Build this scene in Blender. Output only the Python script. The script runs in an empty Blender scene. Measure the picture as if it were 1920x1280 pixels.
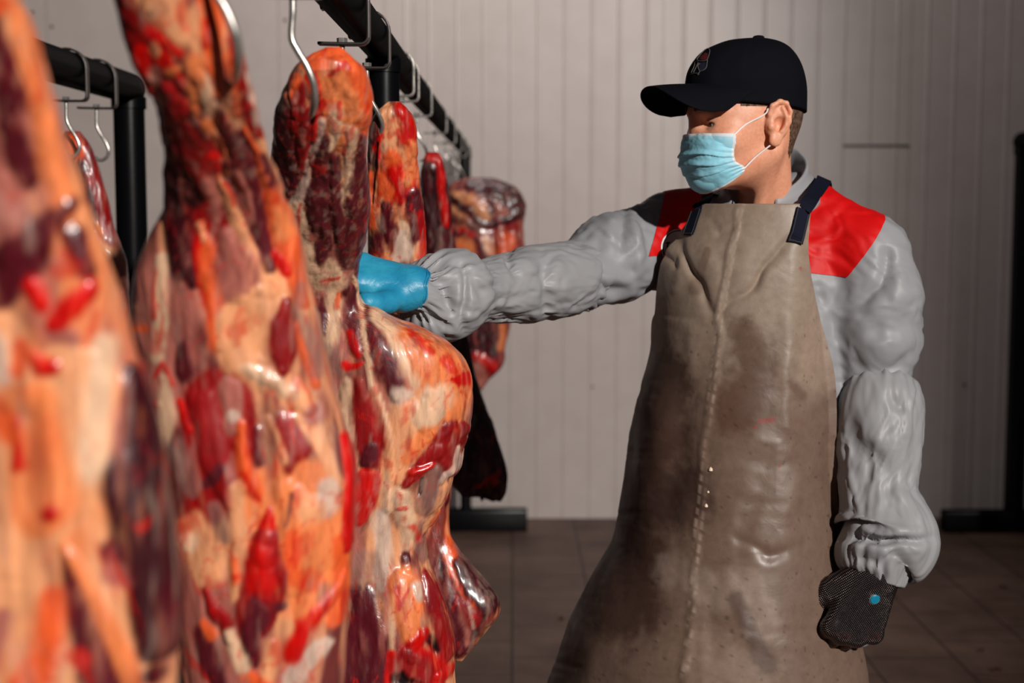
import bpy, bmesh, math, random
import numpy as np
from mathutils import Vector, Matrix
from mathutils.bvhtree import BVHTree

# ------------------------------------------------------------------ camera, light, world
sc = bpy.context.scene
C = sc.collection
FPX = 2667.0
TH = math.atan(250.0 / FPX)
CAMH = 1.5
cam_d = bpy.data.cameras.new('camera')
cam = bpy.data.objects.new('camera', cam_d); C.objects.link(cam)
cam.location = (0, 0, CAMH)
cam.rotation_euler = (math.pi / 2 - TH, 0, 0)
cam_d.sensor_width = 36.0
cam_d.lens = FPX * 36.0 / 1920.0
cam_d.clip_start = 0.05
cam_d.dof.use_dof = True
cam_d.dof.focus_distance = 1.98
cam_d.dof.aperture_fstop = 4.0
sc.camera = cam

world = bpy.data.worlds.new('world'); sc.world = world
world.use_nodes = True
world.node_tree.nodes['Background'].inputs[0].default_value = (0.62, 0.60, 0.64, 1)
world.node_tree.nodes['Background'].inputs[1].default_value = 0.035

def aim(o, tgt):
    o.rotation_euler = (Vector(tgt) - o.location).to_track_quat('-Z', 'Y').to_euler()

kd = bpy.data.lights.new('key_light', 'SPOT'); key = bpy.data.objects.new('key_light', kd); C.objects.link(key)
key.location = (3.2, -4.1, 4.1)
kd.energy = 2550; kd.color = (1.0, 0.955, 0.89)
kd.spot_size = math.radians(56); kd.spot_blend = 0.6; kd.shadow_soft_size = 0.09
aim(key, (-0.95, 2.1, 1.55))
# dim ceiling lamp of the cold room, at the back
ad = bpy.data.lights.new('ceiling_lamp', 'AREA'); al = bpy.data.objects.new('ceiling_lamp', ad); C.objects.link(al)
ad.shape = 'RECTANGLE'; ad.size = 2.4; ad.size_y = 0.4; ad.energy = 30; ad.color = (1.0, 0.95, 0.93)
al.location = (0.2, 4.9, 3.6); aim(al, (0.1, 7.2, 1.6))

sc.view_settings.view_transform = 'Standard'
sc.view_settings.look = 'None'
sc.view_settings.gamma = 1.0
sc.view_settings.exposure = 0.0
sc.view_settings.use_curve_mapping = False

# ------------------------------------------------------------------ helpers
ST, CT = math.sin(TH), math.cos(TH)
def P(px, py, Y):
    """world point seen at (px, py) at distance Y into the room"""
    px = np.asarray(px, float); py = np.asarray(py, float); Y = np.asarray(Y, float)
    a = (px - 960) / FPX; b = (640 - py) / FPX
    t = Y / (CT + b * ST)
    return np.stack(np.broadcast_arrays(a * t, Y, CAMH + t * (-ST + b * CT)), -1)
def proj(V):
    V = np.asarray(V, float)
    x = V[..., 0]; y = V[..., 1]; z = V[..., 2] - CAMH
    d = y * CT - z * ST; u = y * ST + z * CT
    return 960 + FPX * x / d, 640 - FPX * u / d

def lin(c):
    c = np.asarray(c, float) / 255.0
    return np.where(c <= 0.04045, c / 12.92, ((c + 0.055) / 1.055) ** 2.4)
def L4(r, g, b):
    l = lin((r, g, b)); return (float(l[0]), float(l[1]), float(l[2]), 1.0)

_rs = np.random.RandomState(7)
_perm = _rs.permutation(256); _perm = np.concatenate([_perm, _perm])
_g = _rs.normal(size=(256, 3)); _g /= np.linalg.norm(_g, axis=1)[:, None]
def noise(p):
    p = np.asarray(p, float); sh = p.shape[:-1]; p = p.reshape(-1, 3)
    i = np.floor(p).astype(int); f = p - i; u = f * f * f * (f * (f * 6 - 15) + 10)
    i &= 255; r = np.zeros(len(p))
    for dx in (0, 1):
        wx = u[:, 0] if dx else 1 - u[:, 0]; hx = _perm[(i[:, 0] + dx) & 255]
        for dy in (0, 1):
            wy = u[:, 1] if dy else 1 - u[:, 1]; hy = _perm[hx + ((i[:, 1] + dy) & 255)]
            for dz in (0, 1):
                wz = u[:, 2] if dz else 1 - u[:, 2]
                g = _g[_perm[hy + ((i[:, 2] + dz) & 255)]]
                r += wx * wy * wz * ((f - (dx, dy, dz)) * g).sum(1)
    return (r * 1.6).reshape(sh)
def fbm(p, o=4, g=0.5):
    s = 0; a = 1.0; t = 0; p = np.asarray(p, float)
    for k in range(o):
        s = s + a * noise(p * (2.03 ** k) + 17.3 * k); t += a; a *= g
    return s / t
def sst(e0, e1, x):
    t = np.clip((x - e0) / (e1 - e0), 0, 1); return t * t * (3 - 2 * t)

def new_mat(name, base=(0.5, 0.5, 0.5, 1), rough=0.5, metal=0.0, spec=0.5):
    m = bpy.data.materials.new(name); m.use_nodes = True
    b = m.node_tree.nodes['Principled BSDF']
    b.inputs['Base Color'].default_value = base; b.inputs['Roughness'].default_value = rough
    b.inputs['Metallic'].default_value = metal; b.inputs['Specular IOR Level'].default_value = spec
    return m, m.node_tree, b
def nd(nt, t, **kw):
    n = nt.nodes.new(t)
    for k, v in kw.items(): setattr(n, k, v)
    return n
def ramp(nt, fac, stops):
    r = nd(nt, 'ShaderNodeValToRGB'); e = r.color_ramp.elements
    e[0].position, e[0].color = stops[0]; e[1].position, e[1].color = stops[-1]
    for p, c in stops[1:-1]:
        x = e.new(p); x.color = c
    nt.links.new(fac, r.inputs[0]); return r.outputs[0]
def tex_noise(nt, scale, detail=4, rough=0.5, stretch=(1, 1, 1), dist=0.0, coord='Object'):
    tc = nd(nt, 'ShaderNodeTexCoord'); mp = nd(nt, 'ShaderNodeMapping'); mp.inputs['Scale'].default_value = stretch
    nt.links.new(tc.outputs[coord], mp.inputs[0])
    n = nd(nt, 'ShaderNodeTexNoise'); n.inputs['Scale'].default_value = scale; n.inputs['Detail'].default_value = detail
    n.inputs['Roughness'].default_value = rough; n.inputs['Distortion'].default_value = dist
    nt.links.new(mp.outputs[0], n.inputs['Vector']); return n.outputs['Fac']
def bump(nt, b, h, strength=0.3, dist=0.002, prev=None):
    bp = nd(nt, 'ShaderNodeBump'); bp.inputs['Strength'].default_value = strength; bp.inputs['Distance'].default_value = dist
    nt.links.new(h, bp.inputs['Height'])
    if prev is not None: nt.links.new(prev, bp.inputs['Normal'])
    nt.links.new(bp.outputs[0], b.inputs['Normal']); return bp.outputs[0]
def mixc(nt, fac, a, bb, mode='MIX'):
    m = nd(nt, 'ShaderNodeMix', data_type='RGBA', blend_type=mode)
    for sock, v in ((m.inputs[0], fac), (m.inputs[6], a), (m.inputs[7], bb)):
        if hasattr(v, 'links'): nt.links.new(v, sock)
        else: sock.default_value = v
    return m.outputs[2]

def mesh_obj(name, V, F, mat, parent=None, smooth=True, col=None):
    me = bpy.data.meshes.new(name)
    V = np.asarray(V, float).reshape(-1, 3)
    F = [tuple(int(i) for i in f) for f in F] if not isinstance(F, np.ndarray) else F
    if isinstance(F, np.ndarray) and F.shape[1] == 4:
        me.vertices.add(len(V)); me.vertices.foreach_set('co', V.astype(np.float32).ravel())
        me.loops.add(F.size); me.loops.foreach_set('vertex_index', F.astype(np.int32).ravel())
        me.polygons.add(len(F)); me.polygons.foreach_set('loop_start', np.arange(0, F.size, 4, dtype=np.int32))
        me.update(calc_edges=True); me.validate()
    else:
        me.from_pydata(V.tolist(), [], F if isinstance(F, list) else F.tolist()); me.update()
    if col is not None:
        a = me.color_attributes.new('Col', 'FLOAT_COLOR', 'POINT')
        c = np.ones((len(V), 4), np.float32); c[:, :3] = col.reshape(-1, 3); a.data.foreach_set('color', c.ravel())
    if mat is not None: me.materials.append(mat)
    if smooth: me.polygons.foreach_set('use_smooth', np.ones(len(me.polygons), bool))
    o = bpy.data.objects.new(name, me); C.objects.link(o)
    if parent is not None: o.parent = parent; o.matrix_parent_inverse = Matrix.Translation(-parent.location)
    return o
def thing(name, label, cat, loc=(0, 0, 0), group=None):
    o = bpy.data.objects.new(name, None); C.objects.link(o); o.location = loc; o.empty_display_size = 0.05
    o['label'] = label; o['category'] = cat
    if group: o['group'] = group
    return o
def tag(o, label=None, cat=None, group=None, kind=None):
    for k, v in (('label', label), ('category', cat), ('group', group), ('kind', kind)):
        if v: o[k] = v
    return o

class MB:
    """collects simple pieces and joins them as one mesh"""
    def __init__(s): s.V = []; s.F = []
    def add(s, V, F):
        n = len(s.V); s.V += [tuple(map(float, v)) for v in V]; s.F += [tuple(int(i) + n for i in f) for f in F]
    def box(s, c, d, bev=0.0):
        bm = bmesh.new(); bmesh.ops.create_cube(bm, size=1)
        for v in bm.verts: v.co = Vector((v.co.x * d[0] + c[0], v.co.y * d[1] + c[1], v.co.z * d[2] + c[2]))
        if bev: bmesh.ops.bevel(bm, geom=list(bm.edges), offset=bev, segments=2, affect='EDGES', profile=0.5)
        bm.verts.index_update(); s.add([v.co for v in bm.verts], [[v.index for v in f.verts] for f in bm.faces]); bm.free()
    def tube(s, pts, r, n=16, closed=False):
        pts = np.asarray(pts, float); m = len(pts); r = np.broadcast_to(r, (m,))
        T = np.gradient(pts, axis=0); T /= np.linalg.norm(T, axis=1)[:, None] + 1e-12
        up = np.array([0, 0, 1.0]) if abs(T[0][2]) < 0.9 else np.array([0, 1.0, 0])
        N = np.cross(T[0], up); N /= np.linalg.norm(N); V = []
        for k in range(m):
            N = N - T[k] * N.dot(T[k]); N /= np.linalg.norm(N) + 1e-12; B = np.cross(T[k], N)
            for j in range(n):
                a = 2 * math.pi * j / n; V.append(pts[k] + r[k] * (math.cos(a) * N + math.sin(a) * B))
        F = [(k * n + j, k * n + (j + 1) % n, (k + 1) * n + (j + 1) % n, (k + 1) * n + j) for k in range(m - 1) for j in range(n)]
        F.append(tuple(range(n - 1, -1, -1))); F.append(tuple((m - 1) * n + j for j in range(n)))
        s.add(V, F)
    def strip(s, pts, w, t, axis=(0, 1, 0)):
        """flat bar bent along pts; width w along axis, thickness t"""
        pts = np.asarray(pts, float); ax = np.asarray(axis, float); T = np.gradient(pts, axis=0); V = []
        for k in range(len(pts)):
            N = np.cross(T[k], ax); N /= np.linalg.norm(N) + 1e-12
            for a, b in ((-1, -1), (1, -1), (1, 1), (-1, 1)): V.append(pts[k] + ax * (a * w / 2) + N * (b * t / 2))
        F = []
        for k in range(len(pts) - 1):
            for j in range(4): F.append((4 * k + j, 4 * k + (j + 1) % 4, 4 * k + 4 + (j + 1) % 4, 4 * k + 4 + j))
        F.append((3, 2, 1, 0)); e = 4 * (len(pts) - 1); F.append((e, e + 1, e + 2, e + 3)); s.add(V, F)
    def build(s, name, mat, parent=None, smooth=True):
        o = mesh_obj(name, np.array(s.V), s.F, mat, parent, smooth)
        bm = bmesh.new(); bm.from_mesh(o.data); bmesh.ops.recalc_face_normals(bm, faces=bm.faces)
        bm.to_mesh(o.data); bm.free()
        if smooth: o.data.set_sharp_from_angle(angle=math.radians(38))
        return o
def spline(pts, n=12):
    """Catmull-Rom through pts (any dimension)"""
    p = np.asarray(pts, float); p = np.vstack([2 * p[0] - p[1], p, 2 * p[-1] - p[-2]]); out = []
    for i in range(1, len(p) - 2):
        for t in np.linspace(0, 1, n, endpoint=False):
            out.append(0.5 * ((2 * p[i]) + (-p[i - 1] + p[i + 1]) * t + (2 * p[i - 1] - 5 * p[i] + 4 * p[i + 1] - p[i + 2]) * t * t + (-p[i - 1] + 3 * p[i] - 3 * p[i + 1] + p[i + 2]) * t ** 3))
    out.append(p[-2]); return np.array(out)
def smooth1(a, s):
    if s < 0.5: return a
    k = np.arange(-int(3 * s), int(3 * s) + 1); w = np.exp(-k * k / (2 * s * s)); w /= w.sum(); m = len(k) // 2
    ap = np.concatenate([2 * a[0] - a[m:0:-1], a, 2 * a[-1] - a[-2:-m - 2:-1]]); return np.convolve(ap, w, 'valid')
def grid_faces(n, m, wrap=True, flip=False):
    mm = m if wrap else m - 1; i, j = np.meshgrid(np.arange(n - 1), np.arange(mm), indexing='ij'); j2 = (j + 1) % m
    F = np.stack([i * m + j, i * m + j2, (i + 1) * m + j2, (i + 1) * m + j], -1).reshape(-1, 4)
    return F[:, ::-1] if flip else F
def grid_normals(V, wrap=True):
    du = np.gradient(V, axis=0)
    dv = (np.roll(V, -1, 1) - np.roll(V, 1, 1)) if wrap else np.gradient(V, axis=1)
    N = np.cross(du, dv); return N / (np.linalg.norm(N, axis=-1, keepdims=True) + 1e-12)

def stroke_d(x, y, pts):
    """signed distance (pixels of the drawing grid) to a tapering stroke and its local radius"""
    best = np.full(x.shape, 1e9); rr = np.ones(x.shape)
    if len(pts) == 1: pts = [pts[0], (pts[0][0], pts[0][1] + 0.1, pts[0][2])]
    for (x0, y0, r0), (x1, y1, r1) in zip(pts[:-1], pts[1:]):
        dx, dy = x1 - x0, y1 - y0; t = np.clip(((x - x0) * dx + (y - y0) * dy) / (dx * dx + dy * dy + 1e-9), 0, 1)
        r = r0 + (r1 - r0) * t; d = np.hypot(x - x0 - dx * t, y - y0 - dy * t) - r
        k = d < best; best = np.where(k, d, best); rr = np.where(k, r, rr)
    return best, rr

# ------------------------------------------------------------------ distance fields -> mesh
def smin(a, b, k):
    h = np.clip(0.5 + 0.5 * (b - a) / k, 0, 1); return b + (a - b) * h - k * h * (1 - h)
def smax(a, b, k): return -smin(-a, -b, k)
def cone(p, a, b, ra, rb):
    a = np.asarray(a, float); b = np.asarray(b, float); ab = b - a
    t = np.clip(((p - a) @ ab) / (ab @ ab), 0, 1); return np.linalg.norm(p - a - t[:, None] * ab, axis=1) - (ra + (rb - ra) * t)
def elli(p, c, r, R=None):
    q = p - np.asarray(c, float)
    if R is not None: q = q @ R
    r = np.asarray(r, float); k = np.linalg.norm(q / r, axis=1); k2 = np.linalg.norm(q / (r * r), axis=1)
    return k * (k - 1) / (k2 + 1e-9)
def nets(f, lo, hi, h):
    lo = np.asarray(lo, float); hi = np.asarray(hi, float); B = 8
    nb = np.ceil((hi - lo) / h / B).astype(int); n = nb * B + 1
    G = np.ones(n, np.float32)
    bi = np.stack(np.meshgrid(*[np.arange(k) for k in nb], indexing='ij'), -1).reshape(-1, 3)
    cen = lo + (bi + 0.5) * B * h; dc = f(cen); near = np.abs(dc) < B * h * 1.25
    for b, d in zip(bi[~near], dc[~near]):
        G[b[0]*B:b[0]*B+B+1, b[1]*B:b[1]*B+B+1, b[2]*B:b[2]*B+B+1] = 1 if d > 0 else -1
    off = np.stack(np.meshgrid(*[np.arange(B + 1)] * 3, indexing='ij'), -1).reshape(-1, 3)
    nb_ = bi[near]
    for s in range(0, len(nb_), 400):
        bb = nb_[s:s + 400]; idx = (bb[:, None] * B + off[None]).reshape(-1, 3); v = f(lo + idx * h)
        G[idx[:, 0], idx[:, 1], idx[:, 2]] = v
    I = G < 0; c = [slice(0, -1), slice(1, None)]
    cnt = sum(I[c[a], c[b_], c[d]].astype(np.int8) for a in (0, 1) for b_ in (0, 1) for d in (0, 1))
    act = (cnt > 0) & (cnt < 8); ids = np.full(act.shape, -1, np.int64); ii = np.argwhere(act); ids[act] = np.arange(len(ii))
    S = np.zeros((len(ii), 3)); K = np.zeros(len(ii))
    cor = [(a, b_, d) for a in (0, 1) for b_ in (0, 1) for d in (0, 1)]
    for a in cor:
        for ax in range(3):
            if a[ax]: continue
            b_ = list(a); b_[ax] = 1
            va = G[ii[:, 0] + a[0], ii[:, 1] + a[1], ii[:, 2] + a[2]]; vb = G[ii[:, 0] + b_[0], ii[:, 1] + b_[1], ii[:, 2] + b_[2]]
            m = (va < 0) != (vb < 0); t = np.where(m, va / np.where(m, va - vb, 1), 0)
            q = np.array(a, float)[None].repeat(len(ii), 0); q[:, ax] += t; S += q * m[:, None]; K += m
    V = lo + (ii + S / K[:, None]) * h; F = []
    for ax in range(3):
        o1, o2 = [(1, 2), (2, 0), (0, 1)][ax]
        s0 = [slice(None)] * 3; s1 = [slice(None)] * 3; s0[ax] = slice(0, -1); s1[ax] = slice(1, None)
        A = I[tuple(s0)]; Bb = I[tuple(s1)]; e = np.argwhere(A != Bb)
        e = e[(e[:, o1] > 0) & (e[:, o2] > 0) & (e[:, o1] < n[o1] - 1) & (e[:, o2] < n[o2] - 1)]
        def cid(d1, d2):
            q = e.copy(); q[:, o1] += d1; q[:, o2] += d2; return ids[q[:, 0], q[:, 1], q[:, 2]]
        Q = np.stack([cid(-1, -1), cid(0, -1), cid(0, 0), cid(-1, 0)], 1); fl = A[e[:, 0], e[:, 1], e[:, 2]]
        Q = np.where(fl[:, None], Q, Q[:, ::-1]); F.append(Q)
    return V, np.concatenate(F)
def vnormals(V, F):
    n = np.cross(V[F[:, 2]] - V[F[:, 0]], V[F[:, 3]] - V[F[:, 1]]); N = np.zeros_like(V)
    for k in range(4): np.add.at(N, F[:, k], n)
    return N / (np.linalg.norm(N, axis=1, keepdims=True) + 1e-12)

# ------------------------------------------------------------------ setting
WY = 6.8
m_wall, nt, b = new_mat('wall_panel', rough=0.34, spec=0.45)
n1 = tex_noise(nt, 1.1, 3, stretch=(1, 1, 0.5)); n2 = tex_noise(nt, 9, 4)
col = ramp(nt, n1, [(0.3, L4(186, 173, 168)), (0.7, L4(198, 185, 180))])
col = mixc(nt, 0.12, col, ramp(nt, n2, [(0.3, L4(150, 138, 132)), (0.75, L4(208, 200, 196))]))
nt.links.new(col, b.inputs['Base Color']); bump(nt, b, tex_noise(nt, 3.0, 2, stretch=(1, 1, 0.25)), 0.12, 0.01)
def make_wall():
    xs = [(-6.0, 0)]
    seams = [-2.19, -1.10, -0.60, -0.46, 0.712, 1.883, 3.05, 4.22, 5.39]
    ribs = [0.123 + 0.1275 * k for k in range(-4, 5)] + [1.439 + 0.126 * k for k in range(-5, 4)] \
         + [1.961 + 0.126 * k for k in range(0, 9)] + [3.12 + 0.126 * k for k in range(0, 9)] + [-0.50 - 0.001]
    ribs = [r for r in ribs if min(abs(r - s) for s in seams) > 0.02]
    ev = []
    for s in seams: ev.append((s, [(-0.0035, 0), (-0.002, 0.006), (0.002, 0.006), (0.0035, 0)]))
    for r in ribs: ev.append((r, [(-0.010, 0), (-0.005, -0.0028), (-0.002, -0.0034), (0.002, -0.0034), (0.005, -0.0028), (0.010, 0)]))
    for c, prof in sorted(ev, key=lambda e: e[0]):
        for dx, dy in prof: xs.append((c + dx, dy))
    xs.append((6.0, 0)); n = len(xs)
    V = [(x, WY + y, z) for z in (0, 3.9) for x, y in xs] + [(-6, WY + .1, 0), (6, WY + .1, 0), (6, WY + .1, 3.9), (-6, WY + .1, 3.9)]
    F = [(i, i + 1, n + i + 1, n + i) for i in range(n - 1)]
    a = 2 * n; F += [(a + 1, a, a + 3, a + 2), (a, 0, n, a + 3), (n - 1, a + 1, a + 2, 2 * n - 1)]
    return tag(mesh_obj('wall_back', V, F, m_wall, smooth=False), kind='structure')
wall = make_wall()
m_dark, nt, b = new_mat('seam_dark', L4(70, 62, 60), 0.6)
mb = MB(); zz = P(1630, 273, WY)[2]
mb.box(((1.567 + 1.883) / 2, WY - 0.003, zz), (0.316, 0.005, 0.010), 0.002); tag(mb.build('trim_1', m_dark), kind='structure')
for px, py in ((61, 23), (97, 50), (535, 38), (1110, 725), (1808, 721)):
    p = P(px, py, WY); mb = MB(); mb.tube([p + (0, .001, 0), p - (0, .002, 0), p - (0, .003, 0)], [0.008, 0.008, 0.005], 10)
    mb.build('screw_head', m_dark, wall)

m_floor, nt, b = new_mat('floor_tiles', rough=0.5, spec=0.2)
tc = nd(nt, 'ShaderNodeTexCoord'); mp = nd(nt, 'ShaderNodeMapping'); mp.inputs['Rotation'].default_value = (0, 0, math.radians(90))
mp.inputs['Location'].default_value = (0.0, 0.0, 0)
sx = nd(nt, 'ShaderNodeSeparateXYZ'); cx_ = nd(nt, 'ShaderNodeCombineXYZ'); nt.links.new(tc.outputs['Object'], sx.inputs[0])
ax = nd(nt, 'ShaderNodeMath', operation='ADD'); nt.links.new(sx.outputs['Y'], ax.inputs[0]); ax.inputs[1].default_value = 7.95
ay = nd(nt, 'ShaderNodeMath', operation='ADD'); nt.links.new(sx.outputs['X'], ay.inputs[0]); ay.inputs[1].default_value = 20 * 0.297 + 0.0
nt.links.new(ax.outputs[0], cx_.inputs['X']); nt.links.new(ay.outputs[0], cx_.inputs['Y'])
bk = nd(nt, 'ShaderNodeTexBrick'); bk.offset = 0.5; bk.offset_frequency = 2; bk.squash = 1.0
bk.inputs['Scale'].default_value = 1.0; bk.inputs['Brick Width'].default_value = 0.355; bk.inputs['Row Height'].default_value = 0.297
bk.inputs['Mortar Size'].default_value = 0.0042; bk.inputs['Mortar Smooth'].default_value = 0.4; bk.inputs['Bias'].default_value = 0.0
bk.inputs['Color1'].default_value = L4(96, 74, 65); bk.inputs['Color2'].default_value = L4(106, 83, 73); bk.inputs['Mortar'].default_value = L4(40, 28, 25)
nt.links.new(cx_.outputs[0], bk.inputs['Vector'])
st = ramp(nt, tex_noise(nt, 2.6, 6, 0.65), [(0.36, (0.55, 0.5, 0.47, 1)), (0.62, (1, 1, 1, 1))])
nt.links.new(mixc(nt, 1.0, bk.outputs['Color'], st, 'MULTIPLY'), b.inputs['Base Color'])
inv = nd(nt, 'ShaderNodeMath', operation='SUBTRACT'); inv.inputs[0].default_value = 1; nt.links.new(bk.outputs['Fac'], inv.inputs[1])
bump(nt, b, inv.outputs[0], 0.5, 0.003)
mb = MB(); mb.box((0, 1.85, -0.05), (12, 10.1, 0.1)); tag(mb.build('floor', m_floor, smooth=False), kind='structure')

# ------------------------------------------------------------------ racks and hooks
m_black, nt, b = new_mat('black_paint', L4(4, 4, 6), 0.32, spec=0.05)
f = tex_noise(nt, 26, 5, 0.6); nt.links.new(ramp(nt, f, [(0.35, (0.16, 0.16, 0.16, 1)), (0.75, (0.34, 0.34, 0.34, 1))]), b.inputs['Roughness'])
nt.links.new(ramp(nt, tex_noise(nt, 40, 5, 0.7), [(0.55, L4(3, 3, 5)), (0.8, L4(12, 11, 13))]), b.inputs['Base Color'])
bump(nt, b, f, 0.15, 0.001)
_o = nt.nodes['Material Output']; nt.nodes.remove(b); df = nd(nt, 'ShaderNodeBsdfDiffuse'); df.inputs[0].default_value = L4(8, 8, 11)
gs = nd(nt, 'ShaderNodeBsdfGlossy'); gs.inputs['Roughness'].default_value = 0.26; mx = nd(nt, 'ShaderNodeMixShader'); mx.inputs[0].default_value = 0.03
bp_ = nd(nt, 'ShaderNodeBump'); bp_.inputs['Strength'].default_value = .2; bp_.inputs['Distance'].default_value = .001; nt.links.new(f, bp_.inputs['Height']); nt.links.new(bp_.outputs[0], gs.inputs['Normal'])
nt.links.new(df.outputs[0], mx.inputs[1]); nt.links.new(gs.outputs[0], mx.inputs[2]); nt.links.new(mx.outputs[0], _o.inputs[0])
m_steel, nt, b = new_mat('steel', L4(196, 190, 184), 0.25, metal=0.8)
nt.links.new(ramp(nt, tex_noise(nt, 60, 4, 0.6), [(0.3, (0.18, 0.18, 0.18, 1)), (0.8, (0.45, 0.45, 0.45, 1))]), b.inputs['Roughness'])
m_steel_shade, nt, b = new_mat('steel_shaded', L4(82, 76, 74), 0.42, metal=1.0)  # darker copy of the steel: shade of backlit straps put into the colour

RX, RZ, RR = -0.216, 1.765, 0.027
def rack(label, X, Z, r, y0, y1, posts, foot_l, foot_r, foot_h=0.1):
    t = thing('hanging_rack', label, 'rack', (X, posts[0], 0))
    mb = MB(); pts = [(X, y0, Z)] + [(X, y, Z) for y in np.linspace(y0 + .1, y1 - .1, 12)] + [(X, y1, Z)]
    rr = [r] * len(pts); mb.tube([(X, y0 - .012, Z)] + pts + [(X, y1 + .012, Z)], [r * .6] + rr + [r * .6], 28); mb.build('rail', m_black, t)
    for y in posts:
        mb = MB(); mb.tube([(X, y, 0.02), (X, y, Z - r * .4)], r, 28); mb.tube([(X, y, Z - r - .012), (X, y, Z - r * .6)], r * 1.12, 28); mb.build('post', m_black, t)
        mb = MB(); mb.box((X + (foot_r - foot_l) / 2, y, foot_h / 2), (foot_l + foot_r, 0.08, foot_h), 0.006); mb.build('foot', m_black, t)
    return t
rack('long black pipe rack running back over the two lit front carcasses', RX, RZ, RR, -0.6, 6.62, [6.55, 2.42, -0.45], 0.28, 0.287)
rack('black pipe rack at the left with two bare steel hooks side by side', -0.85, 1.765, 0.034, -0.2, 3.21, [3.19, -0.05], 0.28, 0.28)
rack('black pipe rack cut off by the right edge, standing by the wall', 2.335, 1.80, 0.046, 5.1, 6.56, [6.52, 5.2], 0.33, 0.33)

def hook(X, Y, Z, r, label, rod, dark=False, group=None):
    """flat strap bent over the pipe, its foot under the pipe carries a rod bent to a point"""
    t = thing('meat_hook', label, 'hook', (X, Y, Z - r - .03), group)
    a = np.linspace(math.radians(200), math.radians(0), 14); R = r + .0035
    pts = [(X + R * math.cos(k), Y, Z + R * math.sin(k)) for k in a]
    zf = Z - r - .027
    pts += [(X + R, Y, Z - r * .6), (X + R, Y, zf + .014)]
    pts += [(X + R - .010 * (1 - math.cos(k)), Y, zf + .010 - .010 * math.sin(k)) for k in np.linspace(.2, math.pi / 2, 5)]
    pts += [(X + R - .02, Y, zf), (X, Y, zf), (X - r - .008, Y, zf + .001)]
    mb = MB(); mb.strip(pts, 0.019, 0.004); o = mb.build('strap', m_steel_shade if dark else m_steel, t, smooth=False)
    bv = o.modifiers.new('b', 'BEVEL'); bv.width = .0011; bv.segments = 2; bv.limit_method = 'ANGLE'
    q = spline([(X + dx, Y + dy, zf + dz) for dx, dy, dz in [(-.004, 0, .006)] + rod], 8)
    rad = np.full(len(q), .0036); rad[-8:] = np.linspace(.0036, .0012, 8)
    mb = MB(); mb.tube(q, rad, 12); mb.tube([(X - .004, Y, zf + .002), (X - .004, Y, zf + .008)], .007, 6); mb.build('rod', m_steel, t)
    return t
ROD = [(-.004, 0, -.012), (-.004, 0, -.036), (.003, 0, -.052), (.014, 0, -.070), (.019, 0, -.086), (.014, 0, -.100), (.002, 0, -.106), (-.010, 0, -.100), (-.013, .002, -.094)]
RODC = [(-.004, 0, -.015), (-.0055, 0, -.040), (.0, 0, -.053), (.010, .0, -.070), (.016, .003, -.088), (.0155, .012, -.102), (.011, .028, -.112), (.006, .045, -.118)]
RODF = [(-.004, 0, -.012), (-.004, 0, -.036), (.004, 0, -.052), (.014, .004, -.070), (.018, .012, -.086), (.012, .022, -.098), (.0, .03, -.102)]
hook(-0.85, 2.755, 1.765, .034, 'empty steel hook on the left rack, farther from the black post', ROD, True, 'bare hooks on the left rack')
hook(-0.85, 2.955, 1.765, .034, 'empty steel hook on the left rack, nearer to the black post', ROD, True, 'bare hooks on the left rack')
hook(RX, 1.045, RZ, RR, 'blurred steel hook at the top of the front lit leg', RODC)
hook(RX + .0, 1.452, RZ, RR, 'large shiny steel hook piercing the top of the sharp red shank', RODC)
hook(RX, 1.87, RZ, RR, 'hook strap seen dark behind the tip of the sharp shank', RODF, True, 'hooks on the long rail')
hook(RX, 2.185, RZ, RR, 'hook with its foot just right of the sharp shank tip', RODF, True, 'hooks on the long rail')
far = ['upper steel strap on the long rail just past its near post', 'second steel strap past the near post, pressed against the first',
       'steel strap with bright square corner beside the smaller shank', 'steel hook above the thin dark red carcass',
       'steel hook on the long rail, third from its far end', 'steel hook on the long rail, next to last before the wall', 'last steel hook on the long rail, nearest the wall']
for y, l in zip([2.72, 2.86, 3.32, 4.08, 4.72, 5.35, 5.9], far):
    hook(RX, y, RZ, RR, l, RODF, False, 'hooks on the long rail')

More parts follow.
